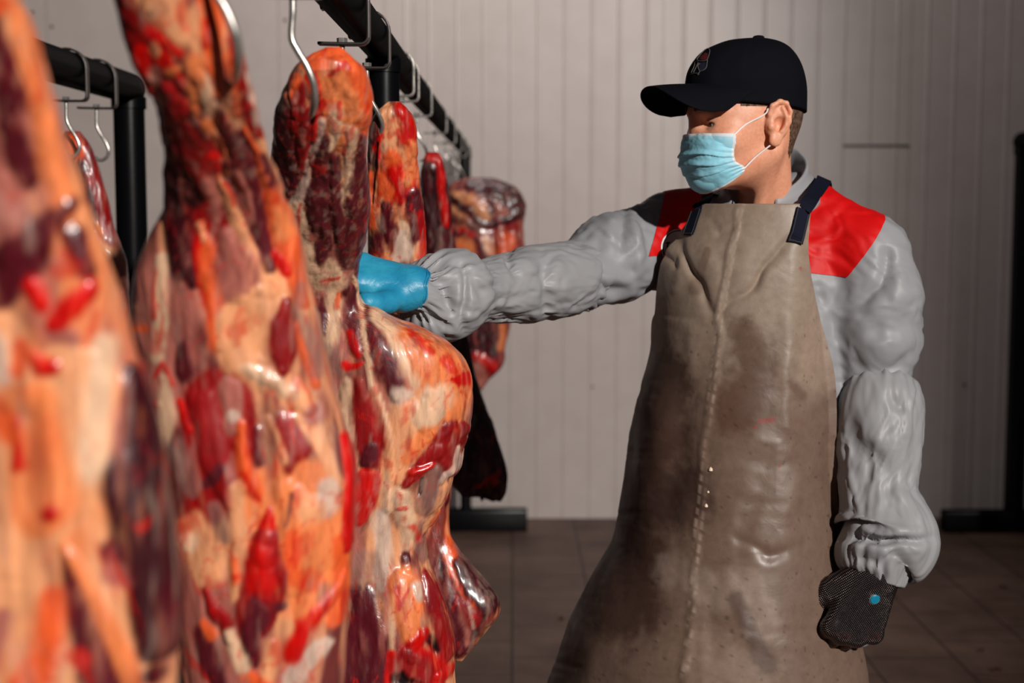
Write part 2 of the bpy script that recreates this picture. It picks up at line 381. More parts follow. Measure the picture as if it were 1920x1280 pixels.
# ------------------------------------------------------------------ meat
CL = {k: lin(v) for k, v in dict(F=(232, 158, 112), f=(226, 182, 148), O=(232, 92, 44), R=(204, 10, 6), N=(146, 12, 16), M=(88, 20, 30), D=(58, 12, 20),
      P=(172, 98, 86), W=(214, 184, 166), K=(12, 4, 6), Y=(236, 130, 76), G=(138, 104, 96)).items()}
def meat_mat():
    m, nt, b = new_mat('raw_meat', rough=0.36, spec=0.5)
    at = nd(nt, 'ShaderNodeVertexColor', layer_name='Col')
    v = tex_noise(nt, 55, 6, 0.62, (1, 1, 0.28), 0.6); c = mixc(nt, 0.55, at.outputs[0], ramp(nt, v, [(0.3, (0.52, 0.44, 0.42, 1)), (0.5, (0.95, 0.93, 0.92, 1)), (0.72, (1.25, 1.2, 1.15, 1))]), 'MULTIPLY')
    v2 = tex_noise(nt, 21, 5, 0.6, (1, 1, 0.5), 1.8); spot = ramp(nt, v2, [(0.62, (0, 0, 0, 1)), (0.67, (1, 1, 1, 1))])
    c = mixc(nt, spot, c, mixc(nt, 0.55, c, L4(200, 20, 8)))
    nt.links.new(c, b.inputs['Base Color'])
    nt.links.new(ramp(nt, tex_noise(nt, 30, 5, 0.65, (1, 1, 0.4)), [(0.3, (0.2, 0.2, 0.2, 1)), (0.7, (0.55, 0.55, 0.55, 1))]), b.inputs['Roughness'])
    b.inputs['Coat Weight'].default_value = 0.25; b.inputs['Coat Roughness'].default_value = 0.16
    n1 = bump(nt, b, tex_noise(nt, 70, 6, 0.6, (1, 1, 0.22), 0.8), 0.55, 0.0022)
    bump(nt, b, tex_noise(nt, 260, 4, 0.6), 0.25, 0.0006, n1)
    return m
m_meat = meat_mat()

def meat(name, label, cat, rows, Zc, strokes, base='FOP', step=3.5, ratio=0.55, dmin=.02, dmax=.11, nphi=200, amp=.006,
         seed=0, warp=7.0, group=None, power=0.9, blood=0.5, streak=1.0, scale=1.0, sm=4, bulge=1.0, ragged=0.0):
    rows = np.array(rows, float); ys = np.arange(rows[0, 0], rows[-1, 0] + .1, step); n = len(ys)
    xl = smooth1(np.interp(ys, rows[:, 0], rows[:, 1]), sm); xr = smooth1(np.interp(ys, rows[:, 0], rows[:, 2]), sm)
    zc = smooth1(np.interp(ys, [z[0] for z in Zc], [z[1] for z in Zc]), 10)
    xc = (xl + xr) / 2; a = (xr - xl) / 2
    A = np.stack([P(xl, ys, zc), P(xr, ys, zc)]); am = np.linalg.norm(A[1] - A[0], axis=1) / 2
    bm_ = smooth1(np.clip(am * ratio, 0, dmax), 6); bm_ = np.maximum(bm_, np.minimum(dmin, am * .9))
    e = np.arange(n); bm_ *= np.sqrt(np.clip((e + .6) / (30 / step), 0, 1)) * np.sqrt(np.clip((n - e - .4) / (40 / step), 0, 1))
    ph = np.linspace(0, 2 * np.pi, nphi, endpoint=False) + np.pi
    s, c = np.sin(ph), np.cos(ph); ss = np.sign(s) * np.abs(s) ** power; cc = np.sign(c) * np.abs(c) ** power
    X = xc[:, None] + a[:, None] * ss[None]; Yp = np.repeat(ys[:, None], nphi, 1)
    V = P(X, Yp, zc[:, None]); V[..., 1] -= bm_[:, None] * cc[None]
    N = grid_normals(V); cen = V.mean(1, keepdims=True)
    if ((V - cen) * N).sum() < 0: N = -N
    so = seed * 11.7; q = V * scale + so
    # drawing coordinates, warped so that no edge is a clean curve
    wx = warp * fbm(q * np.array([26, 26, 9]), 4) * 2.2; wy = warp * fbm(q * np.array([20, 20, 8]) + 50, 3) * 3
    x, y = X + wx, Yp + wy
    fine = fbm(q * np.array([150, 150, 34]), 3); stre = fbm(q * np.array([62, 62, 9]) + 9, 4); big = fbm(q * np.array([14, 14, 5]) + 31, 4)
    c0, c1, c2 = (CL[k] for k in base)
    fea = fbm(q * np.array([130, 130, 16]) + 41, 3)
    w1 = sst(-.1, .25, big + .5 * stre)[..., None]; w2 = sst(-.12, .3, fbm(q * np.array([26, 26, 6.5]) + 77, 4) + .6 * stre * streak)[..., None]
    col = c0 + (c1 - c0) * w1 * .85; col = col + (c2 - col) * w2 * .85
    disp = amp * 1.2 * big + amp * .35 * stre * streak + .0008 * fea
    for st in strokes:
        cls, bl, pts = st[:3]; soft = st[3] if len(st) > 3 else .42
        d, r = stroke_d(x, y, pts); rc = np.clip(r, 3, 20)
        d = d - r * .25 + rc * (.6 * stre * streak + .6 * fea * streak + .2 * fine) * min(1, soft / .25)
        w = 1 - sst(-rc * soft - 1, rc * soft + 1, d)
        k = CL[cls] * (1 + .3 * fine[..., None] + .35 * fea[..., None])
        if cls in 'MND': k = k + (CL['P'] - k) * (sst(.12, .5, stre + .5 * fea) * .45)[..., None]
        if cls in 'FfYO': k = k + (CL['R'] - k) * (sst(.12, .36, fbm(q * np.array([45, 45, 22]) + 3, 4)) * blood)[..., None]
        w = w * (1 - .25 * sst(.1, .45, fea + .3 * fine)) * (.85 if max(p_[2] for p_ in pts) < 8 else 1) * (.6 if cls == 'G' else .9 if cls == 'W' else 1)
        col = col + (k - col) * w[..., None]
        h = np.clip(1 - np.maximum(d + r, 0) / (r * 1.5), 0, 1); disp = disp + bl * bulge * .0009 * h * h * (3 - 2 * h)
        if bl > 1: disp = disp - .0009 * bulge * np.exp(-(d / 4) ** 2)
    fib = fbm(q * np.array([48, 48, 7.5]) + 61, 4); col = col + (CL['M'] * 1.3 - col) * (.4 * sst(.14, .45, fib) * streak)[..., None]; fib = fbm(q * np.array([85, 85, 14]) + 63, 3); col = col + (CL['W'] * .9 - col) * (.2 * sst(.14, .42, fib) * streak)[..., None]
    vein = np.exp(-(fbm(q * np.array([34, 34, 14]) + 5, 3) / .018) ** 2) * sst(-.1, .25, fbm(q * 9 + 2, 2))
    col = col + (CL['R'] - col) * (vein * blood)[..., None]
    edge = np.minimum(e, n - 1 - e)[:, None]; disp = disp * np.clip(edge / 6, .15, 1)
    V = V + N * disp[..., None]
    if ragged:
        k = sst(n - 60 / step, n, e)[:, None]; V[..., 2] += k * ragged * fbm(q * np.array([30, 30, 1]), 3)
    top = V[0].mean(0); bot = V[-1].mean(0)
    VV = np.vstack([V.reshape(-1, 3), top, bot]); CC = np.vstack([np.clip(col, 0, 1).reshape(-1, 3), col[0].mean(0), col[-1].mean(0)])
    G = grid_faces(n, nphi); T = n * nphi
    t1 = np.array([(T, j, (j + 1) % nphi, (j + 1) % nphi) for j in range(nphi)]); t2 = np.array([(T + 1, (n - 1) * nphi + (j + 1) % nphi, (n - 1) * nphi + j, (n - 1) * nphi + j) for j in range(nphi)])
    fl = ((V[n // 2] - V[n // 2].mean(0)) * np.cross(V[n // 2 + 1] - V[n // 2], np.roll(V[n // 2], -1, 0) - V[n // 2])).sum() > 0
    F = [tuple(r_) for r_ in (G[:, ::-1] if fl else G)] + [tuple(r_[:3]) for r_ in t1] + [tuple(r_[:3]) for r_ in t2]
    o = mesh_obj(name, VV, F, m_meat, col=CC)
    return tag(o, label, cat, group)

# --- the sharp carcass the hand grips
C_rows = [(88, 612, 640), (94, 592, 655), (104, 575, 668), (125, 556, 684), (150, 540, 692), (180, 526, 696), (220, 516, 695), (260, 512, 692), (320, 508, 688), (400, 515, 690),
          (450, 520, 682), (500, 530, 671), (540, 536, 672), (560, 538, 672), (576, 540, 682), (590, 542, 712), (606, 544, 768), (625, 546, 815), (650, 548, 848), (680, 550, 872), (720, 552, 881), (760, 555, 882),
          (800, 556, 877), (850, 558, 864), (900, 560, 850), (940, 562, 834), (975, 562, 812), (1010, 562, 792), (1050, 562, 802), (1100, 560, 826), (1150, 558, 842),
          (1200, 556, 850), (1280, 554, 855), (1360, 560, 852), (1440, 580, 830), (1500, 620, 790)]
C_st = [
 ('M', 0, [(545, 250, 40), (560, 340, 50), (600, 400, 60), (640, 440, 50), (660, 480, 30)]), ('P', 0, [(600, 500, 50), (600, 600, 45), (620, 700, 50)]), ('P', 0, [(600, 800, 60), (620, 1000, 60)]), ('M', 0, [(640, 1150, 70), (660, 1300, 80)]),
 ('Y', 0, [(640, 110, 50), (650, 190, 42), (655, 260, 26)]), ('O', 0, [(600, 110, 24), (630, 100, 22), (670, 130, 16), (688, 190, 10), (692, 260, 9), (688, 330, 6)]),
 ('D', 3, [(545, 190, 14), (534, 250, 22), (530, 320, 26), (528, 390, 26), (534, 440, 16)]), ('G', 1, [(518, 190, 6), (510, 260, 6), (506, 330, 8)]),
 ('N', 2, [(562, 170, 16), (566, 220, 16), (574, 280, 12), (572, 320, 8)]), ('R', 1, [(592, 150, 8), (604, 185, 9), (600, 225, 7), (594, 262, 6)]),
 ('O', 1, [(560, 150, 10), (548, 180, 7)]), ('K', -9, [(601, 186, 3), (598, 205, 6), (592, 232, 4), (588, 242, 2)], .1), ('P', 1, [(562, 178, 3), (560, 195, 3)]),
 ('R', 0, [(625, 150, 4), (650, 130, 5), (660, 138, 3)]), ('R', 0, [(612, 200, 6), (608, 240, 5), (602, 270, 5), (585, 300, 4)]),
 ('P', 1, [(574, 250, 4), (575, 275, 4)]),
 ('W', 2, [(612, 235, 5), (604, 265, 5), (590, 300, 5), (582, 335, 6), (572, 365, 9), (562, 395, 14)]),
 ('f', 1, [(563, 400, 18), (560, 440, 24), (572, 480, 26), (592, 515, 22)]), ('R', 0, [(575, 385, 2), (572, 420, 2), (566, 450, 2)]),
 ('M', 4, [(617, 262, 8), (616, 310, 18), (614, 350, 24), (612, 385, 22), (606, 420, 14)]), ('M', 2, [(618, 425, 8), (612, 460, 12), (608, 485, 8)]),
 ('f', 1, [(636, 215, 10), (633, 255, 8), (628, 280, 4)]), ('R', 1, [(643, 200, 3), (643, 230, 3)]),
 ('M', 3, [(634, 300, 7), (636, 350, 10), (645, 400, 10), (640, 440, 8)]), ('f', 2, [(662, 255, 10), (660, 300, 8), (660, 350, 8), (664, 400, 8)]), ('R', 1, [(652, 275, 3), (650, 292, 3)]),
 ('M', 3, [(682, 262, 5), (680, 310, 12), (678, 360, 15), (672, 410, 16), (664, 455, 16), (656, 490, 12)]), ('M', 1, [(640, 445, 8), (645, 475, 8)]),
 ('f', 1, [(626, 500, 12), (640, 530, 12), (636, 570, 14), (624, 610, 20), (615, 640, 16)]), ('M', 3, [(602, 560, 10), (607, 590, 14), (606, 612, 10)]),
 ('R', 0, [(608, 520, 3), (640, 518, 3)]), ('O', 0, [(645, 550, 5), (640, 575, 5)]),
 ('M', 3, [(662, 545, 10), (668, 590, 14), (682, 640, 14)]), ('R', 1, [(668, 620, 6), (682, 650, 7)]),
 ('M', 5, [(694, 575, 8), (712, 620, 18), (732, 665, 22), (745, 705, 18), (750, 730, 8)]), ('f', 3, [(664, 520, 3), (682, 575, 4), (697, 640, 4), (708, 700, 4), (722, 750, 7), (732, 800, 9), (738, 850, 9), (736, 940, 9)], .1),
 ('f', 1, [(702, 580, 6), (735, 615, 9), (765, 655, 12), (785, 700, 12)]), ('W', 1, [(760, 730, 14), (755, 760, 10)]),
 ('Y', 3, [(770, 625, 16), (815, 660, 34), (845, 710, 36), (830, 760, 36)]), ('R', 0, [(775, 620, 6), (800, 640, 6), (815, 655, 4)]), ('R', 0, [(835, 670, 7), (855, 695, 5)]), ('R', 0, [(868, 700, 5), (866, 712, 8), (850, 708, 4)]),
 ('F', 2, [(780, 780, 36), (760, 830, 26), (748, 880, 16)]), ('f', 2, [(820, 740, 22), (800, 760, 20)]), ('Y', 1, [(850, 790, 14), (800, 800, 12), (770, 840, 10)]),
 ('G', 1, [(630, 660, 16), (655, 680, 14)]), ('R', 1, [(660, 672, 8), (680, 672, 6), (690, 665, 3)]), ('f', 3, [(662, 705, 9), (660, 750, 16), (656, 800, 16), (650, 840, 10)]),
 ('N', 3, [(688, 700, 10), (695, 760, 18), (702, 810, 22), (705, 850, 14)]), ('M', 2, [(706, 820, 8), (698, 850, 10)]),
 ('N', 5, [(868, 800, 12), (845, 812, 26), (842, 850, 18), (850, 880, 8)], .12), ('N', 3, [(820, 830, 14), (785, 870, 10), (768, 895, 6)], .12), ('W', 3, [(860, 830, 4), (856, 865, 6), (838, 885, 6), (826, 895, 4)], .1),
 ('R', 5, [(778, 868, 7), (790, 866, 6), (812, 858, 6)], .1), ('G', 2, [(820, 870, 10), (815, 905, 22), (800, 935, 18)]), ('F', 1, [(840, 905, 12), (828, 945, 16), (808, 975, 12)]), ('K', -5, [(793, 885, 2), (789, 915, 2)], .1),
 ('N', 3, [(842, 962, 10), (835, 985, 12), (822, 1005, 10)]), ('O', 2, [(820, 950, 5), (812, 980, 5)]), ('R', 1, [(838, 930, 4), (826, 965, 4)]),
 ('f', 3, [(758, 915, 14), (764, 945, 10), (768, 985, 13), (766, 1015, 10)]), ('R', 1, [(755, 941, 3), (765, 940, 4)], .1), ('R', 1, [(775, 975, 5), (785, 1005, 6)]), ('G', 2, [(790, 1010, 10), (800, 1035, 10)]),
 ('R', 2, [(700, 885, 20), (690, 930, 20), (684, 960, 10)], .15), ('P', 0, [(662, 880, 16), (655, 980, 18), (660, 1050, 24)]), ('W', 0, [(720, 960, 14), (725, 1020, 12), (720, 1080, 8)]),
 ('G', 0, [(690, 1040, 22), (710, 1090, 20)]), ('M', 2, [(695, 1100, 18), (700, 1160, 30), (685, 1230, 44), (680, 1300, 50)], .5), ('P', 0, [(735, 1080, 5), (732, 1160, 5)]), ('f', 1, [(745, 1080, 5), (744, 1150, 6), (742, 1200, 5)]), ('R', 1, [(742, 1200, 8), (735, 1260, 6)]),
 ('M', 3, [(762, 1030, 8), (768, 1050, 10)]), ('Y', 4, [(762, 1070, 18), (768, 1120, 22), (775, 1165, 14)]), ('R', 0, [(750, 1080, 4), (754, 1120, 4), (770, 1090, 3)]), ('W', 2, [(783, 1088, 9), (786, 1100, 8)]),
 ('N', 4, [(800, 1070, 8), (815, 1110, 16), (832, 1160, 14), (842, 1220, 12)]), ('K', -2, [(808, 1175, 8), (822, 1200, 6)]), ('R', 3, [(795, 1165, 10), (775, 1195, 14), (800, 1210, 16), (840, 1250, 12)]),
 ('N', 3, [(770, 1220, 26), (800, 1250, 30), (780, 1300, 40)]), ('K', -6, [(752, 1240, 10), (775, 1255, 8), (800, 1270, 12)]), ('D', 0, [(775, 1270, 14)]), ('R', 2, [(828, 1245, 6), (826, 1290, 6)]),
]
meat('beef_quarter', 'sharp lit beef quarter gripped by the blue gloved hand', 'meat', C_rows, [(80, 1.545), (200, 1.58), (420, 1.72), (560, 1.82), (750, 1.85), (1500, 1.86)],
     C_st, base='FPM', step=3.3, ratio=.62, dmin=.036, nphi=250, seed=1, warp=4.5, blood=.55)

# --- the large carcass in front of it, slightly out of focus
B_rows = [(-70, 205, 392), (-40, 200, 405), (0, 209, 415), (40, 222, 432), (80, 238, 448), (120, 254, 462), (160, 274, 474), (200, 290, 486), (240, 298, 496), (300, 306, 512), (350, 311, 530), (385, 312, 542),
          (405, 305, 549), (430, 287, 557), (470, 266, 568), (520, 250, 580), (560, 244, 588), (620, 244, 602), (700, 250, 618), (760, 258, 634), (800, 264, 648), (840, 270, 659), (900, 280, 664), (1000, 298, 660),
          (1100, 312, 652), (1200, 328, 645), (1300, 340, 638), (1420, 360, 610), (1500, 400, 570), (1540, 440, 520)]
B_st = [
 ('N', 0, [(260, 100, 50), (310, 200, 50), (370, 300, 60), (420, 420, 60)]), ('M', 0, [(440, 300, 40), (500, 430, 40)]), ('P', 0, [(300, 560, 70), (320, 700, 70)]), ('N', 0, [(430, 740, 50), (440, 860, 60), (400, 940, 30)]), ('P', 0, [(360, 1100, 70), (400, 1250, 80)]), ('Y', 0, [(560, 930, 70), (600, 1080, 60)]),
 ('N', 1, [(225, -20, 22), (240, 40, 24), (262, 110, 22), (285, 170, 14)]), ('F', 2, [(320, -40, 40), (325, 30, 34), (345, 65, 22)]), ('O', 1, [(395, -20, 16), (402, 60, 14), (408, 120, 12), (415, 170, 12)]), ('R', 1, [(395, -10, 5), (398, 55, 7), (394, 90, 5)]),
 ('K', 0, [(298, 35, 4)]), ('R', 1, [(290, 75, 14), (325, 85, 10), (345, 105, 9)]), ('R', 2, [(275, 110, 16), (290, 165, 14), (288, 180, 10)]), ('R', 1, [(320, 120, 10), (345, 145, 8), (355, 165, 8)]), ('F', 1, [(304, 98, 7), (310, 110, 5)]), ('Y', 1, [(328, 145, 5), (350, 130, 4)]),
 ('f', 2, [(380, 140, 10), (395, 165, 14), (402, 200, 14), (395, 215, 8)]), ('Y', 1, [(375, 120, 14), (375, 190, 10)]), ('P', 1, [(305, 145, 9), (312, 190, 9), (322, 240, 6), (345, 330, 6), (355, 380, 5)]),
 ('N', 5, [(330, 175, 10), (350, 220, 26), (368, 270, 34), (388, 320, 26), (400, 360, 12)]), ('D', 2, [(318, 230, 8), (326, 300, 14), (338, 380, 20), (352, 440, 22), (372, 495, 20), (382, 518, 10)]), ('D', 1, [(355, 330, 10), (375, 380, 12)]),
 ('D', 1, [(372, 215, 5), (400, 260, 6)]), ('Y', 2, [(378, 205, 6), (400, 235, 6), (425, 280, 6), (440, 330, 6)]), ('P', 1, [(405, 340, 10), (415, 380, 10)]),
 ('R', 2, [(408, 297, 7), (422, 305, 5), (425, 330, 4)]), ('F', 2, [(425, 335, 5), (438, 375, 8), (458, 420, 9), (480, 470, 10), (505, 510, 16), (515, 535, 20)], .12), ('R', 0, [(434, 345, 3), (448, 385, 3)]),
 ('M', 4, [(425, 215, 7), (440, 260, 16), (458, 310, 20), (478, 350, 16), (492, 400, 12), (505, 450, 12), (518, 505, 8)]), ('P', 2, [(455, 330, 8), (468, 370, 10), (475, 410, 8)]),
 ('O', 1, [(435, 110, 6), (448, 170, 6), (460, 220, 5)]), ('N', 1, [(440, 90, 10), (462, 150, 12), (480, 210, 12), (494, 260, 8)]), ('K', -3, [(438, 88, 3), (448, 108, 4), (440, 80, 3)]), ('W', 0, [(465, 140, 4), (490, 200, 5), (494, 232, 5)]),
 ('O', 2, [(470, 245, 4), (488, 290, 6), (505, 340, 8), (525, 390, 12), (545, 450, 16), (560, 510, 14), (578, 570, 10)]), ('Y', 1, [(530, 400, 8), (540, 440, 12)]), ('R', 2, [(528, 480, 7), (540, 500, 9), (545, 515, 5)]),
 ('M', 1, [(500, 300, 6), (515, 350, 8)]), ('R', 2, [(384, 428, 4), (390, 470, 7), (402, 520, 9), (414, 560, 9), (418, 585, 5)]), ('O', 3, [(398, 450, 8), (415, 500, 16), (428, 540, 14), (425, 600, 14), (430, 640, 12)]), ('F', 2, [(385, 425, 4), (395, 450, 5)]),
 ('P', 4, [(440, 440, 14), (460, 490, 26), (465, 530, 24)]), ('F', 3, [(490, 560, 20), (470, 600, 30), (460, 660, 26), (500, 690, 22), (540, 710, 20), (575, 740, 16), (590, 760, 10)]), ('f', 2, [(480, 680, 12), (520, 700, 12), (560, 728, 12)]),
 ('N', 4, [(548, 565, 7), (542, 610, 20), (540, 650, 24), (545, 685, 12)], .15), ('O', 2, [(570, 610, 5), (578, 650, 5), (598, 720, 5)]), ('G', 0, [(570, 540, 8), (575, 590, 6), (592, 650, 8), (598, 700, 8)]), ('f', 1, [(320, 480, 8), (322, 540, 12), (320, 600, 14), (316, 660, 12)]),
 ('R', 1, [(312, 500, 2), (304, 545, 3), (303, 590, 4)]), ('P', 1, [(275, 520, 14), (282, 570, 16)]), ('M', 1, [(268, 500, 7), (270, 560, 5)]), ('O', 0, [(262, 610, 6), (285, 612, 6)]), ('M', 2, [(262, 650, 12), (275, 690, 16), (285, 740, 10)]), ('R', 1, [(250, 640, 8), (258, 670, 6)]),
 ('R', 1, [(312, 700, 4), (328, 668, 4), (344, 705, 5)]), ('R', 2, [(358, 740, 7), (370, 770, 9), (380, 785, 6)]), ('R', 1, [(310, 752, 6), (322, 750, 4)]), ('f', 1, [(330, 700, 8), (335, 760, 14), (325, 800, 14)]), ('P', 0, [(345, 620, 14), (355, 650, 12)]),
 ('M', 3, [(370, 640, 14), (372, 680, 18)]), ('O', 1, [(282, 770, 6), (285, 840, 8), (296, 920, 9), (308, 1000, 8)]), ('f', 1, [(300, 800, 10), (310, 860, 10), (320, 920, 10)]), ('G', 1, [(350, 820, 18), (365, 870, 20), (385, 900, 12)]),
 ('N', 4, [(400, 735, 18), (408, 790, 20), (420, 840, 22), (440, 880, 18), (450, 930, 10)]), ('P', 2, [(448, 720, 16), (455, 770, 14), (450, 790, 10)]), ('W', 0, [(456, 770, 8)]), ('F', 1, [(380, 970, 22), (395, 1020, 26), (410, 1060, 18)]), ('f', 1, [(370, 1000, 16)]), ('G', 1, [(425, 940, 12), (440, 990, 10)]),
 ('O', 3, [(472, 780, 6), (478, 840, 10), (492, 900, 14)]), ('F', 2, [(468, 900, 12), (462, 980, 12), (455, 1040, 10), (455, 1100, 7)]), ('O', 1, [(455, 1030, 6), (458, 1070, 7)]), ('R', 0, [(478, 870, 6), (498, 915, 6)]), ('R', 1, [(458, 1062, 5)]),
 ('N', 2, [(548, 790, 22), (565, 830, 24), (552, 860, 12)]), ('F', 2, [(520, 770, 6), (535, 810, 6), (545, 850, 6)]), ('M', 2, [(502, 790, 6), (505, 850, 7)]), ('F', 1, [(580, 770, 8), (602, 810, 10), (622, 850, 10), (640, 900, 8)]), ('P', 1, [(600, 770, 14)]),
 ('Y', 3, [(545, 900, 20), (580, 950, 40), (590, 1010, 42), (575, 1060, 30)]), ('W', 1, [(622, 900, 14), (620, 930, 16)]), ('O', 0, [(560, 980, 14), (555, 1050, 14), (600, 1070, 18)]), ('M', 0, [(556, 905, 4), (548, 960, 3)]), ('F', 1, [(590, 940, 20)]),
 ('R', 3, [(517, 930, 4), (516, 965, 14), (512, 1010, 24)], .1), ('N', 3, [(514, 990, 22), (512, 1050, 34), (504, 1095, 33), (490, 1140, 26), (482, 1180, 14)], .1), ('R', 2, [(505, 1010, 20), (505, 1060, 26)], .5), ('M', 2, [(500, 1120, 20), (485, 1160, 14), (492, 1210, 10)]),
 ('N', 3, [(404, 1085, 5), (418, 1115, 10), (440, 1140, 12), (448, 1170, 7)], .12), ('M', 0, [(440, 860, 8), (410, 890, 8)]), ('G', 0, [(620, 1080, 8), (612, 1105, 6)]),
 ('R', 2, [(645, 1060, 5), (620, 1110, 8), (590, 1150, 14), (560, 1200, 16)]), ('R', 1, [(575, 1215, 10), (555, 1235, 8)]), ('O', 1, [(640, 1000, 10), (640, 1090, 10), (632, 1150, 12)]), ('W', 0, [(560, 1250, 16), (620, 1190, 8)]),
 ('R', 3, [(648, 815, 5), (660, 880, 8), (655, 950, 8), (652, 1020, 6)], .1), ('R', 1, [(330, 1050, 5), (330, 1090, 5)]), ('R', 0, [(312, 990, 5), (318, 1020, 4)]), ('P', 0, [(350, 1080, 12), (370, 1150, 16)]), ('M', 1, [(395, 1160, 14), (410, 1220, 16)]), ('M', 2, [(430, 1230, 14), (436, 1290, 14)]),
 ('F', 2, [(525, 1180, 9), (520, 1230, 12), (505, 1280, 14)]), ('O', 1, [(520, 1260, 12), (480, 1240, 10)]), ('f', 1, [(450, 1160, 8), (470, 1220, 10)]), ('M', 0, [(540, 1110, 8)]), ('O', 1, [(400, 1140, 8), (420, 1160, 8)]),
]
meat('beef_quarter', 'large blurred beef quarter with a red diamond-shaped cut, second from the left', 'meat', B_rows, [(-80, 1.055), (150, 1.10), (420, 1.24), (700, 1.28), (1500, 1.30)],
     B_st, base='FPM', step=5, ratio=.55, nphi=220, seed=2, warp=7, blood=.6, amp=.006)

# --- nearest carcass, strongly out of focus
A_rows = [(-90, -90, 22), (-40, -85, 34), (0, -80, 44), (50, -80, 55), (100, -84, 72), (150, -88, 90), (200, -92, 106), (250, -95, 121), (300, -98, 136), (350, -100, 151), (400, -104, 168), (450, -108, 187), (500, -112, 206),
          (560, -116, 222), (620, -120, 236), (680, -124, 250), (740, -128, 266), (800, -132, 282), (900, -138, 302), (1000, -142, 318), (1100, -145, 328), (1200, -145, 334), (1300, -140, 336), (1420, -120, 320), (1520, -60, 270), (1560, 0, 200)]
A_st = [
 ('P', 1, [(-30, 100, 50), (0, 260, 50), (10, 400, 50)]), ('M', 3, [(5, 40, 18), (28, 140, 22), (50, 240, 22), (72, 330, 18)], .4), ('Y', 2, [(48, 20, 10), (60, 110, 10), (84, 200, 12), (110, 290, 14), (130, 380, 16), (120, 450, 16)], .4), ('O', 1, [(20, 10, 16)]),
 ('P', 2, [(20, 360, 34), (40, 440, 40)], .5), ('M', 2, [(150, 440, 16), (168, 500, 16)], .5), ('M', 2, [(140, 380, 10), (50, 500, 44), (20, 540, 30)], .5),
 ('F', 3, [(20, 620, 40), (30, 720, 40), (150, 700, 60), (200, 720, 40), (120, 850, 90), (60, 960, 80)], .4), ('W', 1, [(20, 640, 24), (30, 690, 18)], .6), ('f', 1, [(205, 640, 20), (205, 760, 22), (200, 860, 20)], .6), ('Y', 1, [(90, 740, 40), (120, 920, 50)], .6), ('P', 1, [(130, 600, 14), (160, 620, 10)], .5),
 ('R', 2, [(90, 520, 16), (105, 555, 14)], .4), ('R', 2, [(175, 530, 14), (150, 565, 18), (130, 590, 12)], .4), ('R', 3, [(92, 645, 12), (110, 665, 16), (128, 665, 12)], .4), ('O', 1, [(75, 640, 16), (60, 680, 10)], .5),
 ('R', 2, [(62, 775, 9), (66, 820, 8), (70, 858, 12)], .4), ('R', 2, [(132, 940, 13)], .4), ('O', 0, [(10, 740, 18), (50, 800, 18)], .6),
 ('D', 5, [(246, 690, 10), (262, 800, 30), (276, 900, 44), (290, 1000, 40), (306, 1080, 36), (318, 1180, 30)], .25), ('M', 0, [(240, 1010, 16), (262, 1060, 10)], .5), ('P', 0, [(246, 1050, 16), (258, 1064, 8)], .6),
 ('M', 3, [(158, 1020, 8), (172, 1080, 18), (200, 1170, 30), (220, 1260, 36), (230, 1340, 40)], .3), ('Y', 3, [(150, 1005, 7), (186, 1060, 10), (226, 1130, 13), (260, 1200, 15), (290, 1270, 16), (305, 1330, 16)], .25), ('D', 0, [(310, 1240, 14)], .4),
 ('F', 1, [(60, 1080, 60), (70, 1200, 60), (80, 1300, 60)], .5), ('O', 1, [(130, 1100, 18), (120, 1200, 22), (90, 1250, 20)], .6), ('R', 1, [(182, 1200, 16)], .6), ('P', 0, [(45, 1120, 16), (20, 1200, 20)], .6),
]
meat('beef_quarter', 'nearest beef quarter, strongly blurred at the left edge', 'meat', A_rows, [(-90, .78), (300, .84), (700, .88), (1560, .90)], A_st, base='FYP', step=7, ratio=.5, nphi=180, seed=3, warp=8, blood=.2, amp=.005)

